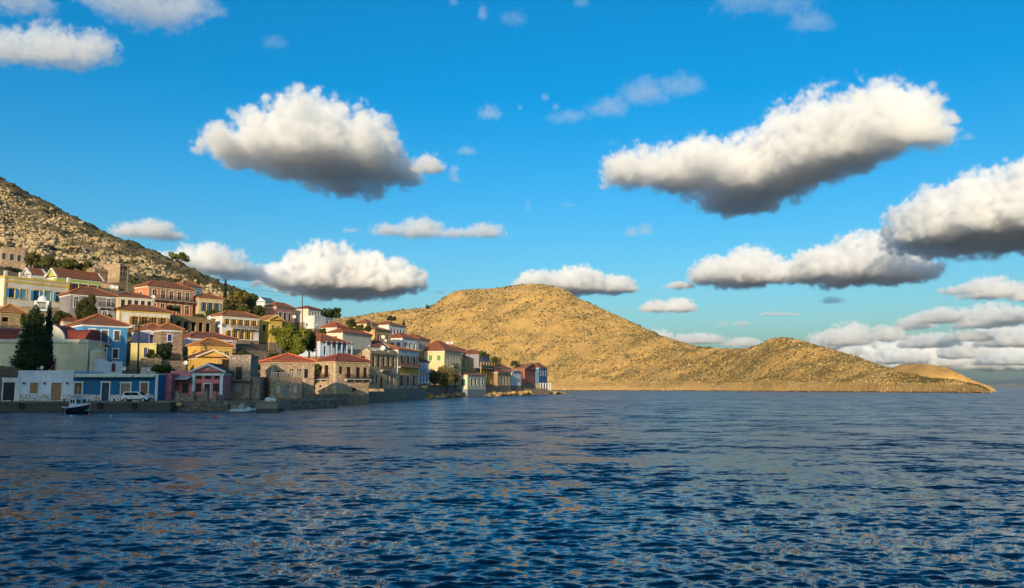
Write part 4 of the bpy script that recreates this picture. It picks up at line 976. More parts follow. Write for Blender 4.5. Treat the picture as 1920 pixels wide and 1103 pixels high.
# sea walls along the water
def sw(label, x0, y0, D0, x1, y1, D1, h0, mat, th=2.5):
    a, b = P(x0, y0, D0), P(x1, y1, D1); a.z = b.z = 0; return wall_thing(label, [a, b], h0, th, mat, 'sea_wall', -2)
sw('rubble sea wall below the square stone house', 619, 755, 160, 662, 753, 171, 1.9, MS2, 4)
sw('rubble sea wall below the tall ruined house', 662.5, 753, 171.3, 719, 750, 201.5, 2.3, MS1, 5)
sw('rough stone sea wall below the ochre yellow house', 719.5, 750, 202, 768, 748, 236, 2.9, MS2, 4)
sw('grey rendered sea wall with a worn face beyond the yellow house', 768.5, 748, 236.5, 800, 747, 256, 2.7, flat('#85807a', .9, var=.5), 4)
sw('dark stone garden wall below the leaning tree', 800.5, 746, 257, 858, 744, 312, 3.6, MS3, 3)
sw('stone sea wall with rocky foot right of the boathouse', 912, 742, 342, 946, 740, 366, 3.4, MS1, 4)
sw('low sea wall before the narrow white house', 947, 740, 367, 985, 739, 394, 2.6, MS3, 4)
sw('low wall before the maroon gabled house', 985.5, 739, 395, 1030, 737, 414, 2.9, MS1, 3)
# walls and steps in front of the pink house and on the slope
a, b = P(331, 751, 117.5), P(384, 752, 118.2); a.z = b.z = 1.2
wall_thing('low rubble stone wall in front of the pink gabled house', [a, b], .95, .4, stone('#94887a', size=3.0))
for i, px in enumerate((332, 361, 386.5, 403)):
    p = P(px, 752, 117.6); tag(MB().box(p.x - .22, p.x + .22, p.y - .2, p.y + .3, 1.2, 2.6).build('stone_pillar', stone('#a0947f', size=3.2)), ['stone pillar at the left end of the low rubble wall', 'stone pillar in the middle of the low rubble wall', 'stone pillar left of the pink house doorway', 'stone pillar right of the pink house doorway'][i], 'pillar', 'stone pillars before the pink house')
p0_, p1_ = P(333, 0, 117.7), P(384, 0, 118.2); p0_.z = p1_.z = 2.42
o = MB().tube([p0_, p1_], .035).build('red_handrail', flat('#6a1f1c', .5)); tag(o, 'dark red rail above the low rubble wall', 'rail')
a, b = P(388, 751, 118.4), P(416, 751, 119); a.z = b.z = 1.22
wall_thing('short rubble wall below the right window of the pink house', [Vector((P(405, 751, 118.8).x, 118.8, 1.22)), b], .9, .4, stone('#94887a', size=3.0))
wall_thing('tumbled stone wall between pink house and roofless stone house', [Vector((P(418, 0, 124).x, 124, 1.22)), Vector((P(428, 0, 129).x, 129, 1.25))], 1.8, .6, MS3)
wall_thing('golden stone garden wall rising behind the pink house', [P(414, 745, 133), P(427, 745, 135)], 5.9, .6, stone('#b09468', size=2.4))
wall_thing('rubble terrace wall below the pale yellow cottage', [P(264, 690, 139), P(302, 690, 140.5)], 1.55, .5, MS2)
wall_thing('white washed low wall below the rubble terrace', [P(264, 696, 137.5), P(291, 696, 138)], .6, .4, plaster('#c9c6be', .6), 'white_wall')
wall_thing('dark stone garden wall in the shade above the pink wing', [P(302, 697, 142), P(348, 697, 144)], 1.8, .5, MS3)
wall_thing('stone terrace wall below the white house with sky blue shutters', [P(0, 592, 166), P(128, 594, 176)], 1.9, .6, stone('#b5a07c', size=2.2))
wall_thing('stone terrace wall below the house with brown balcony', [P(438, 668, 176), P(500, 668, 186)], 2.6, .6, MS3)
wall_thing('dark stone wall beside the big tree at the foot of the slope', [P(455, 680, 160), P(500, 682, 164)], 2.3, .5, MS3)
wall_thing('long stone terrace wall below the ruined houses', [P(160, 540, 228), P(222, 548, 226)], 1.8, .5, stone('#9a8a74', size=2.2))
wall_thing('low field wall crossing the slope under the hilltop trees', [P(320, 566, 240), P(440, 572, 262)], .9, .5, stone('#a89270', size=2.2))
wall_thing('stone wall below the golden yellow house', [P(376, 690, 146), P(420, 690, 149)], 1.6, .5, MS1)
tag(MB().prism([(-37.2, 112.2), (-34.4, 112.6), (-34.4, 115), (-37.2, 114.6)], 2, -2, .75).build('mooring_block', flat('#8a7c66', .9, var=.4)), 'tan concrete block at the water below the pink house', 'block')
pa = P(475, 770, 108); r0 = empty('jetty', (pa.x, 109, 0), R(6), 'square concrete jetty block with dark foot at the water', 'jetty')
MB().box(0, 2.75, 0, 5, .45, 1.15).build('deck', flat('#8f8577', .9, var=.4), r0); MB().box(.06, 2.7, .05, 5, -2, .448).build('foot', M_CONCD, r0)
# float drums on the jetty
for i, (px, r_) in enumerate(((503.5, .36), (511.5, .32))):
    p = P(px, 752, 111.5); o = MB().lathe([(0, -.5), (r_ * .6, -.48), (r_, -.25), (r_, .25), (r_ * .6, .48), (0, .5)], 14).build('float_drum', flat('#d2d0c6', .5), smooth=True); o.location = (p.x, 111.5, 1.16 + r_); o.rotation_euler = (math.pi / 2, 0, R(70)); tag(o, ['larger white float drum lying on the jetty', 'smaller white float drum at the jetty corner'][i], 'drum', 'white drums on the jetty')
# ------------------------------------------------------------------ small shore hut roofs, dishes, poles
def dish(px, py, D, label, s=.55, az_=20):
    s *= .58
    p = P(px, py, D); root = empty('satellite_dish', (p.x, D, p.z), R(az_), label, 'satellite dish', 'satellite dishes on the roofs')
    b = MB().lathe([(0, 0), (s * .5, .04), (s * .85, .12), (s, .18), (s * .98, .2), (s * .8, .15), (0, .03)], 16); o = b.build('reflector', flat('#d4d2cc', .5), root, smooth=True); o.rotation_euler = (R(75), 0, 0); o.location = (0, 0, 0)
    MB().tube([(0, .05, 0), (0, .12, -.5), (0, .12, -1.2)], .035).build('mast', flat('#8a8a86', .5), root)
    MB().tube([(0, -.06, -s * .8), (0, -s * .9, -.1)], .02).build('feed_arm', flat('#8a8a86', .5), root)
DISH = [(79, 690, 121, 'white satellite dish on the pale lilac house by the cypress foot', .42, 10), (86, 518, 196, 'upper white dish at the lime green gable end', .75, 25), (84, 527, 194, 'lower white dish at the lime green gable end', .7, 25), (209.5, 538.5, 187, 'left one of two white dishes above the long cream house', .75, 30), (217.5, 539.5, 187, 'right one of two white dishes above the long cream house', .7, 30), (287, 557, 186, 'white dish at the right end of the long cream house', .75, 30), (392, 596.5, 186, 'white dish left of the white balcony house', .8, 30), (242, 611.5, 160, 'white dish beside the lilac house roof', .7, 20), (718, 632.5, 258, 'white dish on the wall of the ochre stone house', 1.0, 20), (723, 639, 262, 'small white dish left of the arched window house', .8, 20), (717.5, 653, 232, 'large white dish on the orange roof of the ochre yellow house', 1.2, 10), (839, 643.5, 316, 'left white dish behind the cream hip roofed house', 1.0, 20), (846, 643.5, 316, 'right white dish behind the cream hip roofed house', 1.0, 20), (348.5, 681, 139, 'square set pale dish over the pink house roof', .6, 10), (551.5, 594.5, 244, 'white dish by the salmon pink house', .9, 20), (411.5, 612, 184, 'white dish on the left wall of the white balcony house', .6, 20), (233, 692, 137.5, 'white dish standing on the courtyard of the blue house', .6, 10), (279, 694, 127, 'small white dish on the roof edge of the deep blue house', .4, 10)]
for q in DISH: dish(*q)
def pole(px, y0, y1, D, label, r=.13, lean=0, lamp=False, arms=True, c='#5a4634'):
    a = P(px, y1, D); h_ = P(px, y0, D).z - a.z; root = empty('utility_pole', a, 0, label, 'pole', 'poles among the houses')
    MB().tube([(0, 0, -2), (lean * h_ * .5, 0, h_ * .5), (lean * h_, 0, h_)], r, 8, r * .7).build('mast', flat(c, .9, var=.4), root)
    if arms:
        MB().box(lean * h_ - .8, lean * h_ + .8, -.05, .05, h_ - .5, h_ - .38).build('crossarm', flat(c, .9), root)
        for k in (-.7, .7): MB().lathe([(.05, 0), (.07, .08), (.05, .2), (0, .22)], 6, (lean * h_ + k, 0, h_ - .38)).build('insulator', flat('#c9c4ba', .4), root)
    if lamp:
        MB().tube([(lean * h_, 0, h_), (.15, -.7, h_ + .15)], .04).build('lamp_arm', flat('#6a6a66', .5), root)
        MB().lathe([(0, 0), (.22, .05), (.3, .2), (.12, .36), (0, .38)], 10, (.15, -.7, h_)).build('lamp_head', flat('#d0cdc4', .4), root)
    return Vector((a.x + lean * h_, D, a.z + h_ - .4))
tops = [pole(567, 552, 606, 238, 'tall dark pole with crossarm beside the white hilltop house', .17, -.03),
        pole(259, 608, 694, 139, 'thick dark wooden pole before the lilac house', .16, -.03, c='#2e2420'),
        pole(340, 618, 695, 146, 'sunlit brown wooden pole left of the golden yellow house', .14, 0, c='#7a5a38'),
        pole(303, 526, 580, 194, 'thin dark pole in front of the orange house', .09, 0, arms=False, c='#4a3a34'),
        pole(592.5, 612, 678, 171, 'orange brown pole with round lamp head by the big tree', .12, 0, True, False, c='#8a5a34'),
        pole(238, 494, 546, 214, 'sunlit wooden pole beside the roofless ruin', .14, 0, c='#9a7a50'),
        pole(287, 562, 582, 184, 'short grey pole at the end of the long cream house', .07, 0, arms=False, c='#9a9a98'),
        pole(879, 638, 690, 315, 'thin dark pole above the red roofed veranda house', .11, 0, arms=False, c='#3a302c'),
        pole(696, 596, 610, 262, 'thin pale pole beside the white hillside house', .07, 0, arms=False, c='#b0aca4'),
        pole(341.5, 524, 545, 224, 'thin pale pole at the corner of the slate blue house', .07, 0, arms=False, c='#b0b0ac')]
for i, (a, b, lb) in enumerate(((tops[0], P(470, 545, 300), 'overhead wires running left from the hilltop pole'), (tops[1], tops[2], 'wire strung between the dark pole and the brown pole'), (tops[5], tops[0], 'long wire across the slope to the hilltop pole'))):
    w_ = MB()
    for off in (-.6, .6):
        pts = []
        for k_ in range(13): f_ = k_ / 12; q = a.lerp(b, f_) + Vector((off, 0, .35 - 4 * f_ * (1 - f_) * 1.2)); pts.append(q)
        w_.tube(pts, .022, 4)
    tag(w_.build('power_line', flat('#1c1a18', .6)), lb, 'wires', kind='thing')
# ------------------------------------------------------------------ trees
LRNG = np.random.RandomState(11)
def leaves(centres, radii, n, size, up=0.):
    """n small leaf faces spread in and on ellipsoidal clumps; returns V,F,tint"""
    c = np.asarray(centres, float); r = np.asarray(radii, float); vol = r.prod(1) ** (2 / 3); k = LRNG.choice(len(c), n, p=vol / vol.sum())
    d = LRNG.normal(size=(n, 3)); d /= np.linalg.norm(d, axis=1)[:, None]; rad = LRNG.uniform(.35, 1.08, n) ** .55
    p = c[k] + d * r[k] * rad[:, None]
    nn = d + LRNG.normal(0, .6, (n, 3)); nn[:, 2] += up; nn /= np.linalg.norm(nn, axis=1)[:, None]
    u = np.cross(nn, LRNG.normal(size=(n, 3))); u /= np.linalg.norm(u, axis=1)[:, None]; v = np.cross(nn, u)
    s = size * LRNG.uniform(.6, 1.4, n)[:, None]
    V = np.stack([p - u * s, p + v * s * .55, p + u * s, p - v * s * .55], 1)
    tc = LRNG.uniform(0, 1, len(c))[k]; tint = np.clip(.45 * tc + .55 * LRNG.rand(n), 0, 1)
    return V.reshape(-1, 3), np.arange(4 * n).reshape(-1, 4), np.repeat(tint, 4)
def brighter(c, k=1.22):
    return '#%02x%02x%02x' % tuple(min(255, int(int(c[i:i + 2], 16) * k)) for i in (1, 3, 5))
def tree(name, label, px, py0, py1, wpx, D, c, c2=None, kind='round', n=2600, ls=.3, cat='tree', group=None, trunkc='#4a3a2c'):
    a = P(px, py1, D); h = P(px, py0, D).z - a.z; w = wpx / F * D / 2
    root = empty(name, a, 0, label, cat, group); cs, rs = [], []
    if kind == 'cypress':
        for i in range(16):
            f = (i + .5) / 16; rr_ = w * 1.22 * min(1, (f / .12 + .3)) * (1 - f * .97) ** .62 if w > 1.5 else w * 1.1 * min(1, f / .1 + .4) * (1 - f * .95) ** .5
            for j in range(3): cs.append((LRNG.normal(0, .13) * rr_, LRNG.normal(0, .13) * rr_, h * (.03 + .94 * f))); rs.append((rr_ * .9, rr_ * .9, h * .075))
    elif kind == 'bush':
        for i in range(14): q = LRNG.uniform(-1, 1, 3); cs.append((q[0] * w * .68, q[1] * w * .6, h * (.42 + .34 * q[2]))); rs.append((w * .38, w * .38, h * .26))
    elif kind == 'flat':
        for i in range(16): q = LRNG.uniform(-1, 1, 3); cs.append((q[0] * w * .75, q[1] * w * .7, h * (.72 + .16 * q[2]))); rs.append((w * .3, w * .3, h * .12))
    else:
        for i in range(24): 
            q = LRNG.normal(size=3); q /= np.linalg.norm(q); q *= LRNG.uniform(.35, 1)
            cs.append((q[0] * w * .72, q[1] * w * .7, h * (.56 + .3 * q[2]))); rs.append((w * LRNG.uniform(.22, .36), w * LRNG.uniform(.22, .36), h * LRNG.uniform(.1, .17)))
    V, Fc, ti = leaves(cs, rs, n, ls, .25)
    npmesh('crown', V, Fc, leafmat(brighter(c), brighter(c2)), root, attr=ti)
    tb = MB(); tr = max(.1, w * .09)
    if kind in ('cypress',): tb.tube([(0, 0, -1.5), (0, 0, h * .85)], tr * 1.3, 7, .04)
    else:
        tb.tube([(0, 0, -1.5), (w * .06, 0, h * .25), (w * .02, 0, h * .5)], tr, 7, tr * .6); 
    tk = tb.build('trunk', flat(trunkc, .95, var=.5), root)
    if kind not in ('cypress',):
        for i in range(min(6, len(cs))):
            e = cs[i]; MB().tube([(w * .03, 0, h * .3), (e[0] * .5, e[1] * .5, h * .3 + (e[2] - h * .3) * .6), e], tr * .45, 5, .03).build('limb', flat(trunkc, .95, var=.5), tk)
    return root
tree('cypress_tree', 'broad dark green cypress tree standing before the cream church', 60, 573, 697, 66, 131, '#1f2c16', '#33421f', 'cypress', 15000, .17)
tree('cypress_tree', 'slender darker cypress tree right of the broad one before the church', 86, 571, 694, 22, 134, '#18231a', '#2a3826', 'cypress', 5000, .16)
tree('round_tree', 'dense round dark tree beside the grey stone house', 161.5, 550, 597, 41, 158, '#2c3016', '#4a4a22', 'bush', 8000, .18)
tree('olive_tree', 'big spreading olive green tree at the centre of the village', 545, 600, 682, 92, 172, '#46501e', '#707228', 'round', 15000, .23)
tree('olive_tree', 'dark lower tree at the right foot of the big spreading tree', 578, 612, 684, 46, 178, '#2c3218', '#4c5024', 'round', 3600, .24)
tree('cypress_tree', 'thin pointed dark cypress above the beige house', 421.5, 523, 570, 9, 242, '#1c2616', '#2f3a1c', 'cypress', 1100, .2)
tree('cypress_tree', 'short pointed tree on the rocky slope left of the thin cypress', 371, 518, 542, 7, 262, '#26301a', '#3a4420', 'cypress', 600, .22)
HT = [(446, 534, 590, 42, 238, 'tall brown green tree on the hilltop right of the thin cypress', '#4a4420', '#6e6230'), (424, 556, 592, 26, 236, 'dark tree right of the weathered beige house', '#33371a', '#565528'), (470, 545, 596, 34, 244, 'dark green tree behind the white balcony house', '#34381c', '#56582a'), (486, 570, 598, 30, 240, 'shadowed tree left of the salmon pink house', '#2a2f18', '#454a22'), (455, 570, 600, 60, 228, 'wide low tree mass behind the white balcony house roof', '#363a1c', '#5a5a2a')]
for x, y0, y1, w_, D, lb, c, c2 in HT: tree('hill_tree', lb, x, y0, y1, w_, D, c, c2, 'round', 4200, .28, group='trees on the hilltop')
for i, (x, y0, y1, w_, D, lb) in enumerate(((62, 474, 506, 40, 246, 'dark shrub tree right of the pale stone house at top left'), (92, 478, 516, 46, 238, 'olive green tree in the grove above the lime green house'), (128, 482, 518, 48, 236, 'broad olive tree in the middle of the grove above the lime green house'), (160, 488, 520, 40, 240, 'rightmost olive tree of the grove beside the roofless ruin'))):
    tree('grove_tree', lb, x, y0, y1, w_, D, '#3c3c1a', '#625c2a', 'round', 2400, .28, group='grove above the lime green house')
tree('ridge_tree', 'lone umbrella shaped tree on the ridge against the sky', 337, 474, 503, 36, 372, '#3c4420', '#66702c', 'flat', 1500, .4)
for i, (x, y0, y1, w_, D, lb) in enumerate(((592, 578, 600, 28, 300, 'left dark shrub on the skyline right of the white houses'), (612, 578, 598, 26, 304, 'middle dark shrub on the skyline'), (630, 576, 594, 24, 306, 'right dark shrub on the skyline with flat top'))):
    tree('skyline_shrub', lb, x, y0, y1, w_, D, '#26301c', '#3e4826', 'bush', 1200, .35, 'shrub', 'skyline shrubs')
MT = [(658, 594, 620, 26, 262, 'grey green tree behind the bright red pyramid roof'), (676, 606, 626, 30, 250, 'dark tree between the two red roofs mid slope'), (655, 612, 630, 30, 240, 'low dark tree right of the pyramid roof'), (604, 614, 634, 18, 226, 'small green tree left of the pyramid roof'), (690, 610, 624, 16, 254, 'small bush left of the white hillside house')]
for x, y0, y1, w_, D, lb in MT: tree('slope_tree', lb, x, y0, y1, w_, D, '#2e3219', '#4e5028', 'round', 1300, .3, group='trees between the upper houses')
tree('pine_tree', 'dark wind bent pine beside the white hillside house', 734, 592, 610, 18, 322, '#222c18', '#38422a', 'flat', 700, .35)
tree('cypress_tree', 'small dark cypress on the golden slope', 757, 601, 615, 6, 345, '#1e2816', '#303a20', 'cypress', 300, .3)
tree('lone_bush', 'tiny dark bush on the far skyline of the golden hill', 801.5, 570, 579, 7, 1900, '#26301c', '#3a4426', 'bush', 160, 1.6, 'bush')
tree('tamarisk_tree', 'leaning bushy tree on the waterfront before the cream house', 836, 681, 742, 50, 284, '#4c4a26', '#7a7040', 'round', 3800, .26)
tree('tamarisk_tree', 'darker bushy tree left of the leaning waterfront tree', 814, 686, 736, 44, 279, '#383a22', '#54542e', 'round', 2600, .26)
tree('tamarisk_tree', 'brown thin tree touching the cream boathouse wall', 853, 690, 726, 26, 296, '#4a4028', '#6a5a38', 'round', 1200, .26)
tree('garden_tree', 'dark spiky garden tree before the grey stone house', 307, 638, 690, 40, 145, '#1c2414', '#36402a', 'round', 3600, .2)
for i, (x, y0, y1, w_, D, lb) in enumerate(((398, 578, 600, 30, 205, 'green garden bush below the weathered beige house'), (372, 588, 598, 24, 200, 'small bush on the terrace of the orange house'), (112, 582, 606, 34, 163, 'green bush below the stone terrace wall'), (326, 572, 584, 30, 203, 'flowering bush on the orange house terrace'), (284, 655, 675, 16, 141.5, 'potted shrub beside the yellow cottage door'), (440, 655, 682, 34, 158, 'dark garden bush beside the stone wall at the tree'), (48, 586, 610, 18, 150, 'dark bush left of the broad cypress top'), (470, 676, 694, 40, 150, 'dense dark hedge behind the stone houses'), (520, 672, 688, 50, 158, 'dark undergrowth below the big spreading tree'), (590, 680, 700, 20, 168, 'dark shrub left of the square stone house'), (300, 684, 697, 50, 136, 'low green hedge above the pink wing wall'), (205, 590, 606, 20, 160, 'small bush under the grey house wall'), (905, 655, 668, 14, 345, 'small dark tree beside the grey house roof'), (930, 666, 684, 26, 392, 'dark bushes behind the red roofs at the village end'), (965, 676, 686, 20, 405, 'low bush at the foot of the golden slope'), (12, 500, 512, 40, 236, 'row of clipped bushes below the pale stone house'), (520, 655, 690, 40, 180, 'shaded shrub at the left foot of the big tree'))):
    tree('garden_bush', lb, x, y0, y1, w_, D, '#2c3418', '#4a5226', 'bush', 1100, .22, 'bush', 'garden bushes')
# ------------------------------------------------------------------ boulders and scrub on the village hill
rg = np.random.RandomState(5)
def on_view(px0, px1, py_lo, n, Ymin, Ymax, keep):
    out = []
    while len(out) < n:
        Y = rg.uniform(Ymin, Ymax, 4000); px = rg.uniform(px0, px1, 4000); X = (px - CX) / F * Y
        z = ground(X, Y); py = CY - F * ((-Y * sp + (z - EYE) * cp) / (Y * cp + (z - EYE) * sp))
        ok = keep(px, py, X, Y, z)
        out += list(np.stack([X, Y, z], 1)[ok])
    return np.array(out[:n])
lowline = lambda px: np.interp(px, [-100, 0, 60, 160, 250, 330, 420, 480], [455, 462, 478, 500, 522, 545, 562, 575])
ridge_py = lambda px: np.interp(px, [-100, 0, 100, 200, 300, 400, 440, 480, 700], [300, 342, 390, 442, 488, 530, 547, 562, 627])
def keep_hill(px, py, X, Y, z): return (py < lowline(px)) & (z > 22) & (fbm(X / 22, Y / 22, 4) + rg.uniform(-.25, .25, len(px)) > -.06) & (py > ridge_py(px) + 7 + rg.uniform(0, 26, len(px)))
pos = on_view(-60, 480, 0, 15000, 245, 450, keep_hill)
size = np.clip(rg.lognormal(-1.15, .5, len(pos)), .16, 1.3) * np.clip(1.25 - (pos[:, 1] - 250) / 500, .8, 1.3)
dist_ = np.linalg.norm(pos, axis=1); order = np.argsort(-size / dist_)
big, small = order[:280], order[280:]
V, Fc = blobs(pos[small][:4200] + [0, 0, .1], size[small][:4200], rg, ICO1, (.5, .95), .26)
V2, Fc2 = blobs(pos[small][4200:] + [0, 0, .08], size[small][4200:], rg, ICO0, (.5, .95), .26)
pos3 = on_view(-620, -60, 0, 4500, 215, 440, lambda px, py, X, Y, z: (z > 32) & (fbm(X / 22, Y / 22, 4) + rg.uniform(-.25, .25, len(px)) > -.06))
V3, Fc3 = blobs(pos3, np.clip(rg.lognormal(-.9, .5, len(pos3)), .2, 1.5), rg, ICO0, (.5, .95), .26)
tag(npmesh('boulder_field', np.concatenate([V, V2, V3]), np.concatenate([Fc, Fc2 + len(V), Fc3 + len(V) + len(V2)]), M_BOULDER), 'countless small pale limestone boulders covering the left hillside', kind='stuff')
variants = []
for i in range(14):
    V, Fc = blobs(np.zeros((1, 3)), np.ones(1), rg, ICO2, (.55, .95), .16); V += .18 * np.sin(V[:, [1, 2, 0]] * 4 + i); variants.append((V, Fc))
for i, j in enumerate(big):
    V, Fc = variants[i % 14]
    if i < 14: o = npmesh('hillside_boulder', V, Fc, M_BOULDER); variants[i] = (V, Fc, o) if False else (V, Fc); firsts = (firsts + [o]) if i else [o]
    else: o = firsts[i % 14].copy(); col.objects.link(o)
    o.location = pos[j] + [0, 0, .15]; s_ = size[j]; o.scale = (s_, s_ * rg.uniform(.8, 1.2), s_ * rg.uniform(.8, 1.1)); o.rotation_euler = (rg.uniform(-.3, .3), rg.uniform(-.3, .3), rg.uniform(0, 6.28))
    tag(o, 'large pale limestone boulder lying among others on the steep left hillside', 'boulder', 'large boulders on the left hillside')
pos = on_view(-60, 700, 0, 5200, 235, 450, lambda px, py, X, Y, z: (py < lowline(px) + 12) & (z > 16))
V, Fc = blobs(pos, rg.uniform(.3, .95, len(pos)), rg, ICO0, (.5, .9), .35)
tag(npmesh('hillside_scrub', V, Fc, leafscrub := rockmat('olive_scrub', '#3f3d20', '#4c4826', '#302f1a', '#3a4020', .1, .6, .2)), 'dark olive scrub growing between the boulders of the left hillside', kind='stuff')
# headland scrub and stones
def on_headland(n, lo=.03, hi=1.02):
    i = rg.uniform(0, len(cpx) - 1.01, n); s_ = rg.uniform(lo, hi, n); j = np.interp(s_, S, np.arange(NR)); i0, j0 = i.astype(int), np.minimum(j.astype(int), NR - 2); a, b = (i - i0)[:, None], (j - j0)[:, None]
    G = np.stack([HXW, DD, HZW], -1)
    p = (G[j0, i0] * (1 - a) + G[j0, i0 + 1] * a) * (1 - b) + (G[j0 + 1, i0] * (1 - a) + G[j0 + 1, i0 + 1] * a) * b
    return p, s_
p, s_ = on_headland(80000)
m = (fbm(p[:, 0] / 60, p[:, 1] / 60, 4) + rg.uniform(-.5, .5, len(p)) > .03) & (s_ > .09); p = p[m]
V, Fc = blobs(p, np.clip(rg.lognormal(-.4, .45, len(p)), .25, 2.2) * (p[:, 1] / 1000) ** 1.1, rg, OCT, (.6, .95), .3)
tag(npmesh('headland_scrub', V, Fc, rockmat('headland_scrub_leaf', '#5a4e2a', '#6a5a30', '#463f24', '#4a4a26', .05, .7, .2)), 'low dry scrub dotted all over the golden headland', kind='stuff')
p, s_ = on_headland(30000); p = p[fbm(p[:, 0] / 40 + 7, p[:, 1] / 40, 3) + rg.uniform(-.3, .3, len(p)) > -.1]
V, Fc = blobs(p, np.clip(rg.lognormal(-.6, .5, len(p)), .2, 2.2) * (p[:, 1] / 1000) ** 1.1, rg, OCT, (.4, .8), .3)
tag(npmesh('headland_stones', V, Fc, rockmat('headland_stone', '#c09a60', '#cca870', '#a5824e', '#7a6a42', .05, .3, .3)), 'pale stones strewn over the golden headland', kind='stuff')
p, s_ = on_headland(9000, .0, .05); p = p[p[:, 2] < 6]; p[:, 2] *= .8
V, Fc = blobs(p, np.clip(rg.lognormal(-.7, .5, len(p)), .2, 1.5) * (p[:, 1] / 900) ** 1.1, rg, ICO0, (.45, .8), .3)
tag(npmesh('headland_shore_rocks', V, Fc, rockmat('headland_shore_rock', '#b08c58', '#c09c68', '#7c6240', '#5c4e34', .1, .3, .3)), 'broken tan rocks along the waterline of the headland', kind='stuff')
# ------------------------------------------------------------------ shore rocks
rk = 0
def shore_rock(x, y, z, s, label, group):
    global rk
    V, Fc = variants[rk % 14]
    o = npmesh('shore_rock', V, Fc, MRK[rk % 2]) if rk < 14 else SR[rk % 14].copy()
    if rk < 14: SR.append(o)
    else: col.objects.link(o)
    rk += 1
    o.location = (x, y, z); o.scale = (s * rg.uniform(.8, 1.5), s * rg.uniform(.8, 1.3), s * rg.uniform(.55, .8)); o.rotation_euler = (rg.uniform(-.2, .2), rg.uniform(-.2, .2), rg.uniform(0, 6.28)); tag(o, label, 'rock', group)
SR = []; MRK = [rockmat('shore_rock_tan', '#b8935c', '#c8a872', '#8a6c42', '#6a5c40', .2, .3, .2), rockmat('shore_rock_brown', '#8a7350', '#a58a60', '#5c4a34', '#4c4430', .2, .4, .2)]
for i in range(64):
    px = 950 + 106 * (i + rg.rand()) / 64; D = np.interp(px, [950, 1000, 1055], [366, 402, 456]) + rg.uniform(-2, 9)
    shore_rock((px - CX) / F * D, D, rg.uniform(-.2, 1.2) * (1 if px < 1030 else .6), rg.uniform(.9, 2.3), 'tan boulder in the breakwater heap at the end of the village', 'breakwater boulders')
for i in range(26):
    px = 520 + 100 * (i + rg.rand()) / 26; D = np.interp(px, [520, 560, 620], [124, 137, 156]) + rg.uniform(-1.5, 1.5)
    shore_rock((px - CX) / F * D, D, rg.uniform(-.1, .35), rg.uniform(.4, 1.0), 'brown shore rock at the water below the two stone houses', 'shore rocks below the stone houses')
for i in range(26):
    px = 800 + 60 * (i + rg.rand()) / 26; D = np.interp(px, [800, 860], [255, 311]) + rg.uniform(-2.5, 1)
    shore_rock((px - CX) / F * D, D, rg.uniform(-.3, .7), rg.uniform(.7, 1.6), 'grey brown rock at the foot of the dark garden wall', 'rocks below the garden wall')
for i in range(22):
    px = 912 + 42 * (i + rg.rand()) / 22; D = np.interp(px, [912, 954], [338, 364]) + rg.uniform(-3, 1)
    shore_rock((px - CX) / F * D, D, rg.uniform(-.2, .8), rg.uniform(.8, 1.8), 'rough rock along the sea wall right of the boathouse', 'rocks right of the boathouse')
for i in range(18):
    px = 305 + 40 * (i + rg.rand()) / 18
    shore_rock((px - CX) / F * 115, 114.2 + rg.uniform(-.5, 1.2), rg.uniform(.7, 1.2), rg.uniform(.2, .45), 'broken stone on the quay step before the pink wing', 'broken stones on the quay step')
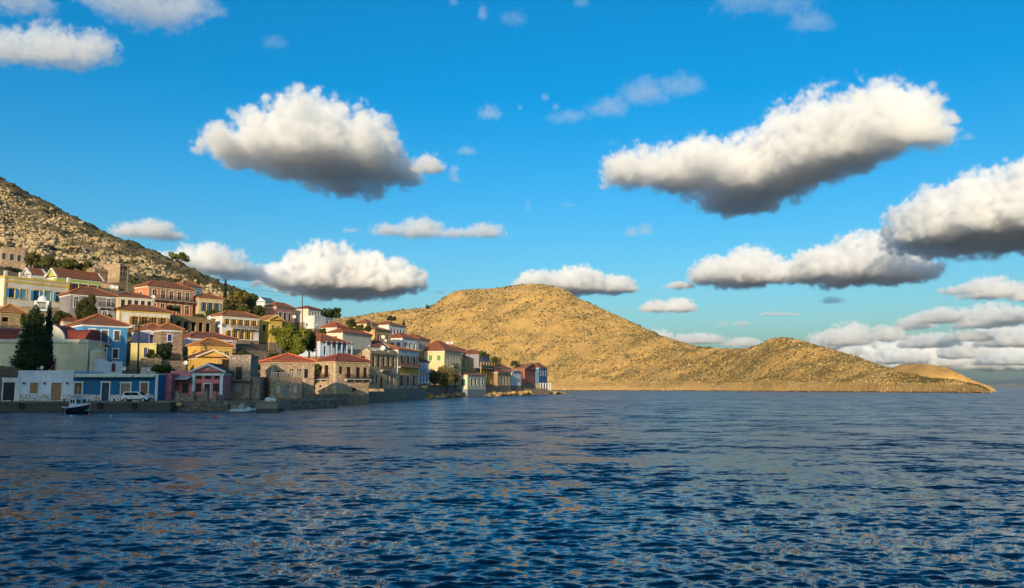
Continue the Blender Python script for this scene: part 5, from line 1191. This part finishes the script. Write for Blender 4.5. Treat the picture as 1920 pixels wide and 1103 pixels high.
# ------------------------------------------------------------------ white hatchback car
def car():
    D = 114.6; p = P(256, 752, D); L, W = 3.55, 1.5; k = 50 / F * D / L
    root = empty('parked_car', (p.x, D, 1.2), R(2), 'white boxy hatchback car parked on the quay before the deep blue house', 'car'); wh = flat('#d8dcde', .25, var=.06); bk = flat('#15171a', .6)
    prof = [(-1.77, .32), (-1.78, .62), (-1.70, .86), (-1.42, 1.32), (-1.28, 1.38), (.28, 1.38), (.42, 1.33), (.92, .88), (1.62, .76), (1.74, .62), (1.76, .32)]
    b = MB(); n = len(prof)
    def yw(z): return W / 2 - (.13 if z > 1.2 else .03 if z > .8 else 0)
    L_ = [(x, -yw(z), z) for x, z in prof]; R_ = [(x, yw(z), z) for x, z in prof]
    lo_l = [q for q in L_ if q[2] < .9]; 
    b.face(L_); b.face(R_[::-1])
    for i in range(n): b.face([L_[i], L_[(i + 1) % n], R_[(i + 1) % n], R_[i]][::-1])
    body = b.build('body', wh, root)
    g = glass(); 
    MB().prism([(-1.42, .9), (-1.25, 1.28), (-.55, 1.28), (-.55, .9)], 1, -W / 2 - .012, -W / 2 + .1).build('rear_side_window', g, root)
    MB().prism([(-.47, .9), (-.47, 1.28), (.25, 1.28), (.7, .9)], 1, -W / 2 - .012, -W / 2 + .1).build('door_window', g, root)
    MB().prism([(-1.42, .9), (-1.25, 1.28), (.25, 1.28), (.7, .9)], 1, W / 2 - .1, W / 2 + .012).build('far_window', g, root)
    MB().prism([(.50, 1.29), (.93, .9), (.96, .92), (.53, 1.31)], 1, -.55, .55).build('windscreen', g, root)
    MB().prism([(-1.72, .9), (-1.46, 1.3), (-1.49, 1.32), (-1.75, .92)], 1, -.55, .55).build('rear_window', g, root)
    MB().box(1.72, 1.86, -.72, .72, .3, .52).build('bumper', bk, root); MB().box(-1.88, -1.75, -.72, .72, .3, .55).build('bumper', bk, root)
    MB().box(-1.5, 1.5, -W / 2 - .02, -W / 2 + .02, .30, .42).build('side_sill', bk, root)
    MB().box(-.52, -.5, -W / 2 - .008, -W / 2 + .02, .42, 1.3).build('door_seam', bk, root)
    MB().box(-.42, -.26, -W / 2 - .03, -W / 2 + .01, .74, .78).build('door_handle', bk, root)
    for y in (-.52, .52): MB().box(1.70, 1.78, y - .14, y + .14, .58, .72).build('headlight', flat('#c8ccd0', .15), root); MB().box(-1.80, -1.72, y - .1, y + .1, .6, .82).build('tail_light', flat('#8a1a16', .3), root)
    for x in (-1.15, 1.12):
        for y in (-.66, .66):
            w_ = MB().lathe([(.1, -.09), (.27, -.09), (.29, -.05), (.29, .05), (.27, .09), (.1, .09)], 18).build('tyre', bk, root); w_.location = (x, y * 1.06, .29); w_.rotation_euler = (math.pi / 2, 0, 0)
            r_ = MB().lathe([(0, -.07), (.15, -.1), (.17, -.095), (.17, .095), (.15, .1), (0, .07)], 14).build('rim', flat('#a8acb0', .3, .6), w_)
    MB().box(.3, .42, -W / 2 - .16, -W / 2 - .01, .92, 1.02).build('mirror', bk, root)
car()
# ------------------------------------------------------------------ boats
def hull(mb, st, L):
    """st: list of (x, half beam, keel z, sheer z); shell with gunwale"""
    rows = []
    for x, hb, kz, sz in st: rows.append([(x, -hb, sz), (x, -hb * .93, sz * .55 + kz * .45), (x, -hb * .6, kz * .8 + sz * .2), (x, 0, kz), (x, hb * .6, kz * .8 + sz * .2), (x, hb * .93, sz * .55 + kz * .45), (x, hb, sz)])
    for a, b in zip(rows, rows[1:]):
        for i in range(6): mb.face([a[i], a[i + 1], b[i + 1], b[i]])
    mb.face(rows[0]); return rows
def fishing_boat():
    D = 103.5; p = P(146, 780, D); root = empty('fishing_boat', (p.x, D, .02), R(-38), 'small white wheelhouse fishing boat with dark hull moored off the quay', 'boat')
    st = [(-2.5, .75, -.05, .72), (-1.9, .95, -.22, .70), (-.8, 1.08, -.3, .68), (.4, 1.05, -.3, .74), (1.4, .78, -.24, .86), (2.2, .36, -.1, 1.02), (2.75, .03, .3, 1.18)]
    b = MB(); hull(b, st, 5); b.build('hull', flat('#161b2c', .35), root, smooth=True)
    g = MB()
    for sg in (-1, 1): g.tube([(x, sg * hb, sz + .02) for x, hb, kz, sz in st], .09, 6)
    g.build('gunwale', flat('#dfe2e2', .4), root)
    dk = MB()
    for a, c in zip(st, st[1:]): dk.face([(a[0], -a[1] * .8, .36), (c[0], -c[1] * .8, .36), (c[0], c[1] * .8, .36), (a[0], a[1] * .8, .36)])
    dk.build('deck', flat('#7fa2b8', .6), root)
    iw = MB()
    for a, c in zip(st, st[1:]):
        for sg in (-1, 1): iw.face([(a[0], sg * a[1] * .8, .36), (c[0], sg * c[1] * .8, .36), (c[0], sg * c[1] * .93, c[3]), (a[0], sg * a[1] * .93, a[3])])
    iw.build('inner_side', flat('#c2d0d8', .5), root)
    wh = flat('#dde0e0', .4)
    h_ = MB().prism([(-.95, .365), (.75, .365), (.62, 1.85), (-.9, 1.85)], 1, -.68, .68).build('wheelhouse', wh, root)
    MB().box(-1.1, .8, -.8, .8, 1.853, 1.95).build('cabin_roof', wh, h_)
    for y in (-.33, .33): MB().prism([(.69, 1.2), (.735, 1.2), (.69, 1.66), (.645, 1.66)], 1, y - .24, y + .24).build('window', glass(), h_)
    for x in (-.45, .2): MB().box(x - .22, x + .22, -.695, -.66, 1.2, 1.65).build('window', glass(), h_); MB().box(x - .22, x + .22, .66, .695, 1.2, 1.65).build('window', glass(), h_)
    MB().box(.85, 1.5, -.5, .1, .365, .62).build('deck_box', flat('#8a3a34', .6), root); MB().box(.9, 1.3, .2, .6, .365, .7).build('fish_crate', flat('#5c7a5a', .6), root)
    rl = MB(); rl.tube([(-1.05, -.75, 2.25), (.7, -.75, 2.25), (.7, .75, 2.25), (-1.05, .75, 2.25)], .03)
    for x, y in ((-1.05, -.75), (.7, -.75), (.7, .75), (-1.05, .75)): rl.tube([(x, y, 1.95), (x, y, 2.25)], .025)
    rl.build('roof_rail', flat('#c9ccce', .4), root)
    MB().tube([(-.3, 0, 1.95), (-.3, 0, 3.2)], .035).build('mast', flat('#c9ccce', .4), root)
    tag(MB().tube([(p.x - 1.0, D - 1.1, .62), (p.x - .5, D - 2.2, .35), (p.x + .3, D - 3.6, -.05)], .035).build('mooring_rope', flat('#b8b2a4', .8)), 'pale mooring rope from the fishing boat into the water', 'rope')
fishing_boat()
def dinghy():
    D = 108.2; p = P(454, 776, D); root = empty('inflatable_dinghy', (p.x, D, .12), R(12), 'grey inflatable dinghy with covered console moored beside the jetty', 'boat')
    tb = MB(); tb.tube([(-1.45, -.55, .1), (.6, -.58, .12), (1.25, -.35, .2), (1.5, 0, .28), (1.25, .35, .2), (.6, .58, .12), (-1.45, .55, .1)], .22, 10); tb.build('inflatable_tube', flat('#c2c6c8', .5), root, smooth=True)
    MB().box(-1.3, .9, -.45, .45, -.1, .06).build('floor', flat('#3a444e', .7), root)
    MB().prism([(-.4, .065), (.35, .065), (.2, .95), (-.1, 1.05), (-.42, .8)], 1, -.35, .35).build('covered_console', flat('#9aa0a6', .7), root)
    MB().box(.55, 1.0, -.3, .3, .065, .5).build('bow_locker', flat('#d8dada', .5), root)
    m_ = MB().prism([(-1.75, .25), (-1.4, .25), (-1.36, .8), (-1.5, .95), (-1.8, .85)], 1, -.16, .16).build('outboard_cowl', flat('#17191c', .35), root); MB().box(-1.66, -1.5, -.07, .07, -.4, .248).build('outboard_leg', flat('#202226', .5), root)
    MB().box(-1.42, -1.36, -.4, .4, -.05, .4).build('transom', flat('#2a2c30', .6), root)
    MB().tube([(-.9, -.3, .5), (-.95, 0, .75), (-.9, .3, .5)], .03).build('grab_rail', flat('#c9ccce', .3, .5), root)
dinghy()
def buoy(px, py, r, c, label):
    p = PZ(px, py, .02); root = empty('buoy', (p.x, p.y, r * .45), 0, label, 'buoy', 'small buoys on the water')
    MB().lathe([(0, -r), (r * .6, -r * .8), (r, 0), (r * .8, r * .6), (r * .35, r * .95), (r * .12, r * 1.0), (0, r)], 14).build('float', flat(c, .4), root, smooth=True)
    MB().lathe([(r * .12, r), (r * .14, r * 1.3), (0, r * 1.32)], 8).build('eyelet', flat('#3a3a3a', .5), root)
buoy(402, 783, .2, '#d2452c', 'orange red buoy nearest the camera off the pink house'); buoy(334, 770.5, .15, '#b8322c', 'small red buoy left of the yellow one'); buoy(363.5, 770, .17, '#d8d080', 'pale yellow buoy close to the quay'); buoy(208, 781.5, .13, '#c8d0d4', 'small white buoy right of the fishing boat'); buoy(134, 782, .15, '#d8dcdc', 'white buoy under the fishing boat hull'); buoy(169.5, 781, .2, '#c02a24', 'red buoy at the bow of the fishing boat')
for i, px in enumerate((609, 616, 622)):
    p = PZ(px, 757.5 + (i == 1) * 1.5, .05); r_ = .3
    tag(npmesh('mooring_float', *blobs(np.array([[p.x, p.y, .12]]), [r_], rg, ICO1, (.5, .6), .1), flat('#d8dcdc', .5)), ['left white float by the sea wall corner', 'middle white float by the sea wall corner', 'right white float by the sea wall corner'][i], 'float', 'white floats by the sea wall')
# white stones / bollards and fenders along the quay
for i, px in enumerate((40, 188, 252)):
    p = P(px, 762, 111.75); root = empty('quay_fender', (p.x, 111.72, .75), 0, ['tyre fender and rope at the left end of the quay', 'tyre fender right of the fishing boat', 'tyre fender below the parked car'][i], 'fender', 'tyre fenders on the quay wall')
    q = MB(); ring = [(math.cos(a) * .3, 0, math.sin(a) * .3) for a in np.linspace(0, 2 * math.pi, 15)]; q.tube(ring, .1, 6); q.build('tyre', flat('#24221f', .8), root); MB().tube([(0, -.02, .3), (.05, .1, .5), (.05, .6, .52)], .03).build('rope', flat('#c8c4b8', .8), root)
for i, px in enumerate((22, 120, 214, 288)):
    p = P(px, 757, 112.4); root = empty('mooring_bollard', (p.x, 112.4, 1.25), 0, ['small iron bollard before the garage', 'small iron bollard behind the fishing boat', 'small iron bollard left of the parked car', 'small iron bollard at the right end of the quay kerb'][i], 'bollard', 'bollards on the quay kerb'); MB().lathe([(.14, 0), (.09, .06), (.09, .25), (.16, .3), (.15, .38), (0, .4)], 10).build('post', flat('#2a2826', .6), root)
# white urns / low wall ornaments at the far terrace
for i, px in enumerate((1013, 1018, 1023, 1028, 1032)):
    p = P(px, 722, 413); root = empty('white_pillar', (p.x, 413, p.z), 0, 'white terrace pillar in the short row at the village end', 'pillar', 'white terrace pillars at the village end'); MB().box(-.25, .25, -.25, .25, -2.5, .7).build('shaft', plaster('#c0c2c6', .2), root); MB().box(-.38, .38, -.38, .38, .702, .9).build('cap', plaster('#d8dade', .2), root)
# ------------------------------------------------------------------ clouds: real volumes high over the land and the sea
def cloud_mat(name, dens, c=(.985, .985, .99), g_=.0):
    m = bpy.data.materials.new(name); m.use_nodes = True; n = m.node_tree; n.nodes.clear()
    o = n.nodes.new('ShaderNodeOutputMaterial'); pv = n.nodes.new('ShaderNodeVolumePrincipled'); n.links.new(pv.outputs[0], o.inputs['Volume'])
    pv.inputs['Color'].default_value = (*c, 1); pv.inputs['Anisotropy'].default_value = g_; pv.inputs['Density'].default_value = dens
    return m
CM = {d: cloud_mat('cloud_vapour', d * .75) for d in (.03, .018, .009, .004)}
def cloud(label, puffs, zb=900., dens=.03, noise=.8, nscale=.36, seed=1, vox=1.15, soft=6.0, ragged_base=.25, depth=.8, name='cloud', vor=.35):
    """puffs: (px, base py, top py, half width in px[, depth factor]) -> domes standing on the condensation level zb"""
    D = []
    for q in puffs:
        px, pb, pt, hw = q[:4]; df = q[4] if len(q) > 4 else depth
        d = ray(px, pb); k = (zb - EYE) / d.z; Y = d.y * k; X = d.x * k
        w = hw / F * Y; h = max(20., P(px, pt, Y).z - zb); D.append((X, Y, w, max(w * df, 25.), h))
    big = max(q[2] for q in D); m_ = .25
    x0 = min(q[0] - q[2] * (1 + m_) for q in D); x1 = max(q[0] + q[2] * (1 + m_) for q in D)
    y0 = min(q[1] - q[3] * (1 + m_) for q in D); y1 = max(q[1] + q[3] * (1 + m_) for q in D)
    z1 = max(q[4] for q in D) * 1.35; zlo = -.12 * z1
    cx_, cy_ = (x0 + x1) / 2, (y0 + y1) / 2; Ym = cy_
    vs = vox * Ym / 853 * 1.15
    res = [int(min(330, max(12, (b - a) / vs))) for a, b in ((x0, x1), (y0, y1), (zlo, z1))]
    res[1] = int(min(res[1], 200))
    g = bpy.data.node_groups.new('cloud_field', 'GeometryNodeTree'); g.interface.new_socket('Geometry', in_out='OUTPUT', socket_type='NodeSocketGeometry')
    N, L = g.nodes, g.links
    out = N.new('NodeGroupOutput'); vc = N.new('GeometryNodeVolumeCube'); sm = N.new('GeometryNodeSetMaterial'); sm.inputs[2].default_value = CM[dens]
    L.new(vc.outputs[0], sm.inputs[0]); L.new(sm.outputs[0], out.inputs[0])
    vc.inputs['Min'].default_value = (x0 - cx_, y0 - cy_, zlo); vc.inputs['Max'].default_value = (x1 - cx_, y1 - cy_, z1)
    for a, r in zip('XYZ', res): vc.inputs['Resolution ' + a].default_value = r
    pos = N.new('GeometryNodeInputPosition').outputs[0]
    def put(s, v):
        if isinstance(v, bpy.types.NodeSocket): L.new(v, s)
        else: s.default_value = v
    def M(op, a, b=0., c=None):
        q = N.new('ShaderNodeMath'); q.operation = op; put(q.inputs[0], a); put(q.inputs[1], b)
        if c is not None: put(q.inputs[2], c)
        return q.outputs[0]
    def VM(op, a, b):
        q = N.new('ShaderNodeVectorMath'); q.operation = op; put(q.inputs[0], a); put(q.inputs[1], b); return q
    acc = None
    for X, Y, w, dd, h in D:
        v = VM('DIVIDE', VM('SUBTRACT', pos, (X - cx_, Y - cy_, h * .12)).outputs[0], (w, dd, h * .78)).outputs[0]
        f = M('SUBTRACT', 1., VM('LENGTH', v, (0, 0, 0)).outputs['Value'])
        acc = f if acc is None else M('SMOOTH_MAX', acc, f, .18)
    sc_ = 1 / (nscale * big)
    off = VM('ADD', pos, (seed * 371.3, seed * 193.7, seed * 57.1)).outputs[0]
    def noi(scale, det):
        q = N.new('ShaderNodeTexNoise'); q.inputs['Scale'].default_value = scale; q.inputs['Detail'].default_value = det; q.inputs['Roughness'].default_value = .55; L.new(off, q.inputs['Vector']); return q.outputs[0]
    nz0 = noi(sc_, 3)
    bil = None
    for k_, a_ in ((1.9, 1.0), (4.3, .55), (9.4, .38)):
        b_ = M('MULTIPLY', M('ABSOLUTE', M('SUBTRACT', noi(sc_ * k_, 0 if k_ < 9 else 1), .5)), a_)
        bil = b_ if bil is None else M('ADD', bil, b_)
    n_ = M('ADD', M('MULTIPLY', M('SUBTRACT', nz0, .5), noise * 2), M('MULTIPLY', M('SUBTRACT', bil, .22), vor * 4))
    near = N.new('ShaderNodeClamp'); L.new(M('ADD', M('MULTIPLY', acc, 2.2), 1.0), near.inputs[0])
    f = M('ADD', acc, M('MULTIPLY', n_, near.outputs[0]))
    sz = N.new('ShaderNodeSeparateXYZ'); L.new(pos, sz.inputs[0]); hmax = max(q[4] for q in D)
    zz = M('ADD', sz.outputs[2], M('MULTIPLY', M('SUBTRACT', nz0, .5), hmax * ragged_base))
    cut = N.new('ShaderNodeClamp'); L.new(M('DIVIDE', zz, hmax * .14), cut.inputs[0])
    dn = N.new('ShaderNodeClamp'); L.new(M('MULTIPLY', M('MULTIPLY', M('SUBTRACT', f, .04), soft), cut.outputs[0]), dn.inputs[0])
    L.new(M('POWER', dn.outputs[0], 1.8), vc.inputs['Density'])
    v = bpy.data.volumes.new(name); ob = bpy.data.objects.new(name, v); col.objects.link(ob); v.materials.append(CM[dens])
    ob.modifiers.new('field', 'NODES').node_group = g; ob.location = (cx_, cy_, zb)
    tag(ob, label, 'cloud'); return ob
cloud('big grey bottomed cumulus cloud left of centre with bright top', [(440, 300, 235, 70, 1.6), (520, 312, 215, 90, 2.0), (600, 322, 192, 120, 1.9), (685, 325, 205, 75, 2.4), (650, 362, 300, 70, 1.3), (745, 345, 300, 55, 1.6), (802, 325, 282, 34, 1.2)], seed=1)
cloud('largest bright cumulus cloud at right, rising towards the upper right', [(1185, 345, 268, 65, 1.3), (1290, 350, 258, 85, 1.6), (1410, 370, 250, 115, 1.7), (1530, 330, 172, 105, 1.8), (1630, 295, 142, 100, 1.5), (1715, 275, 150, 75, 1.2), (1480, 350, 200, 90, 1.7), (1400, 395, 300, 80, 1.2)], seed=2)
cloud('heavy dark based cumulus cloud cut by the right edge', [(1760, 455, 345, 80, 2.2), (1850, 455, 318, 120, 2.2), (1960, 455, 300, 120, 2.2)], seed=3)
cloud('rounded white cumulus cloud above the headland saddle', [(1530, 525, 462, 60, 2.0), (1610, 530, 432, 70, 2.2), (1700, 528, 475, 55, 2.0)], seed=4)
cloud('smaller white cumulus cloud left of the rounded one', [(1340, 530, 478, 48, 1.8), (1400, 535, 458, 55, 2.0), (1450, 531, 474, 30, 1.8), (1280, 541, 528, 38)], seed=5)
cloud('white cloud rising behind the top of the golden hill', [(1010, 544, 505, 50, 1.5), (1080, 549, 497, 60, 1.6), (1150, 549, 515, 45, 1.5)], seed=6)
cloud('broad bright cumulus cloud above the village hilltop', [(530, 540, 490, 55, 1.4), (610, 545, 446, 85, 1.3), (710, 547, 470, 85, 1.3), (640, 556, 500, 110, 1.2), (765, 540, 490, 40, 1.3)], seed=7)
cloud('pale cloud bank behind the rocky ridge', [(310, 500, 468, 50), (390, 512, 450, 80), (450, 525, 490, 60)], seed=8, dens=.018)
cloud('small flat cloud standing over the rocky ridge', [(245, 443, 415, 36, 1.4), (290, 446, 408, 45, 1.4), (325, 448, 430, 26, 1.3)], seed=9, dens=.018)
cloud('thin broken strip of cloud across the middle', [(725, 440, 415, 40), (790, 445, 402, 50), (850, 445, 425, 40), (910, 445, 415, 45), (660, 436, 428, 22)], seed=10, dens=.018, noise=.85)
cloud('grey bottomed cloud in the top left corner', [(20, 115, 45, 75), (100, 120, 35, 80), (170, 115, 50, 60)], seed=11, zb=950, dens=.018)
cloud('dark shadowed cloud cut by the top edge at left', [(210, 20, -60, 70), (290, 45, -40, 90), (360, 30, -30, 60), (40, 20, -30, 70)], seed=12, zb=950, dens=.009)
cloud('thin dark wisps at the top edge right of centre', [(1410, 15, -20, 80), (1520, 55, 10, 45), (1480, 20, -10, 70)], seed=13, zb=950, dens=.004, noise=.9)
cloud('thin grey wisp trailing above the largest cloud', [(1065, 228, 205, 45), (1140, 215, 178, 50), (1210, 190, 140, 60), (1280, 175, 130, 50)], seed=14, zb=950, dens=.004, noise=.9)
cloud('tiny white puff high in the centre of the sky', [(918, 222, 193, 26)], seed=15, dens=.009, noise=.8)
cloud('small low cloud at the right edge above the bank', [(1800, 552, 530, 40), (1860, 560, 514, 60), (1930, 565, 520, 40)], seed=16, dens=.018)
cloud('small white oval cloud right of the golden hill', [(1230, 585, 560, 32), (1275, 585, 555, 36)], seed=17)
cloud('nearer layer of the long cloud bank over the far horizon', [(1715, 618, 588, 34), (1765, 606, 574, 44), (1850, 614, 566, 50), (1930, 604, 570, 60)], seed=18, dens=.009, zb=1150, depth=1.6, noise=1.1)
cloud('middle layer of the long cloud bank over the far horizon', [(1545, 656, 618, 34), (1590, 648, 600, 46), (1660, 640, 606, 36), (1740, 652, 622, 50), (1820, 640, 618, 40), (1900, 650, 606, 56)], seed=28, dens=.009, zb=900, depth=1.4, noise=1.1)
cloud('farther layer of the long cloud bank over the far horizon', [(1510, 676, 650, 30), (1580, 668, 640, 40), (1680, 682, 650, 60), (1800, 672, 640, 50), (1900, 684, 655, 66)], seed=19, dens=.009, zb=1000, depth=1.0, noise=1.1)
cloud('faint cloud heap low behind the headland slope', [(1230, 645, 612, 40), (1310, 645, 622, 60), (1390, 650, 632, 40)], seed=20, dens=.009)
cloud('small dark cloud scrap above the headland', [(1560, 569, 553, 24)], seed=21, dens=.009, zb=800)
cloud('dark cloud scrap under the largest cloud', [(1185, 443, 420, 16), (1210, 440, 414, 16)], seed=22, dens=.009, zb=850, noise=.8)
cloud('two small scraps of cloud low over the saddle', [(1355, 611, 601, 12), (1390, 611, 600, 18)], seed=23, dens=.009)
cloud('tiny scrap of cloud at the top centre', [(962, 45, 15, 30)], seed=24, dens=.004, zb=950, noise=.9)
cloud('faint scrap right of the big grey bottomed cloud', [(875, 290, 272, 22), (850, 340, 305, 12)], seed=25, dens=.009, noise=.8)
cloud('faint scrap below the top left cloud', [(515, 88, 62, 28)], seed=26, dens=.004, zb=950, noise=.9)
cloud('thin strip of cloud low at the headland shoulder', [(1450, 592, 584, 30), (1480, 592, 585, 22)], seed=27, dens=.009)
cloud('ragged scraps torn off the right end of the grey bottomed cumulus', [(832, 318, 300, 9), (852, 322, 308, 12), (858, 342, 332, 8)], seed=31, dens=.009, noise=1.0)
cloud('ragged scraps at the upper right tip of the largest cloud', [(1785, 232, 218, 16), (1815, 262, 246, 14), (1772, 190, 176, 9)], seed=32, dens=.009, noise=1.0, zb=950)
cloud('small white scraps between the wisp and the largest cloud', [(1022, 188, 172, 9), (1042, 205, 192, 8), (975, 205, 196, 5)], seed=33, dens=.009, noise=1.0, zb=950)
cloud('pale streaks in the middle of the sky', [(990, 395, 370, 9), (1065, 388, 380, 18), (1150, 272, 262, 16)], seed=34, dens=.004, noise=1.0)
cloud('small bright scraps at the top edge near the centre', [(905, 35, 5, 11), (850, 8, -8, 10), (1090, 10, -6, 18)], seed=35, dens=.009, noise=1.0, zb=950)
cloud('small grey scrap left of the golden hill top', [(825, 551, 543, 12)], seed=36, dens=.009, noise=.9)
cloud('soft grey veil behind the long cloud bank at right', [(1520, 690, 640, 90), (1680, 694, 625, 130), (1850, 694, 610, 150), (1990, 694, 600, 120)], seed=41, dens=.004, zb=1300, depth=.5, noise=.7)
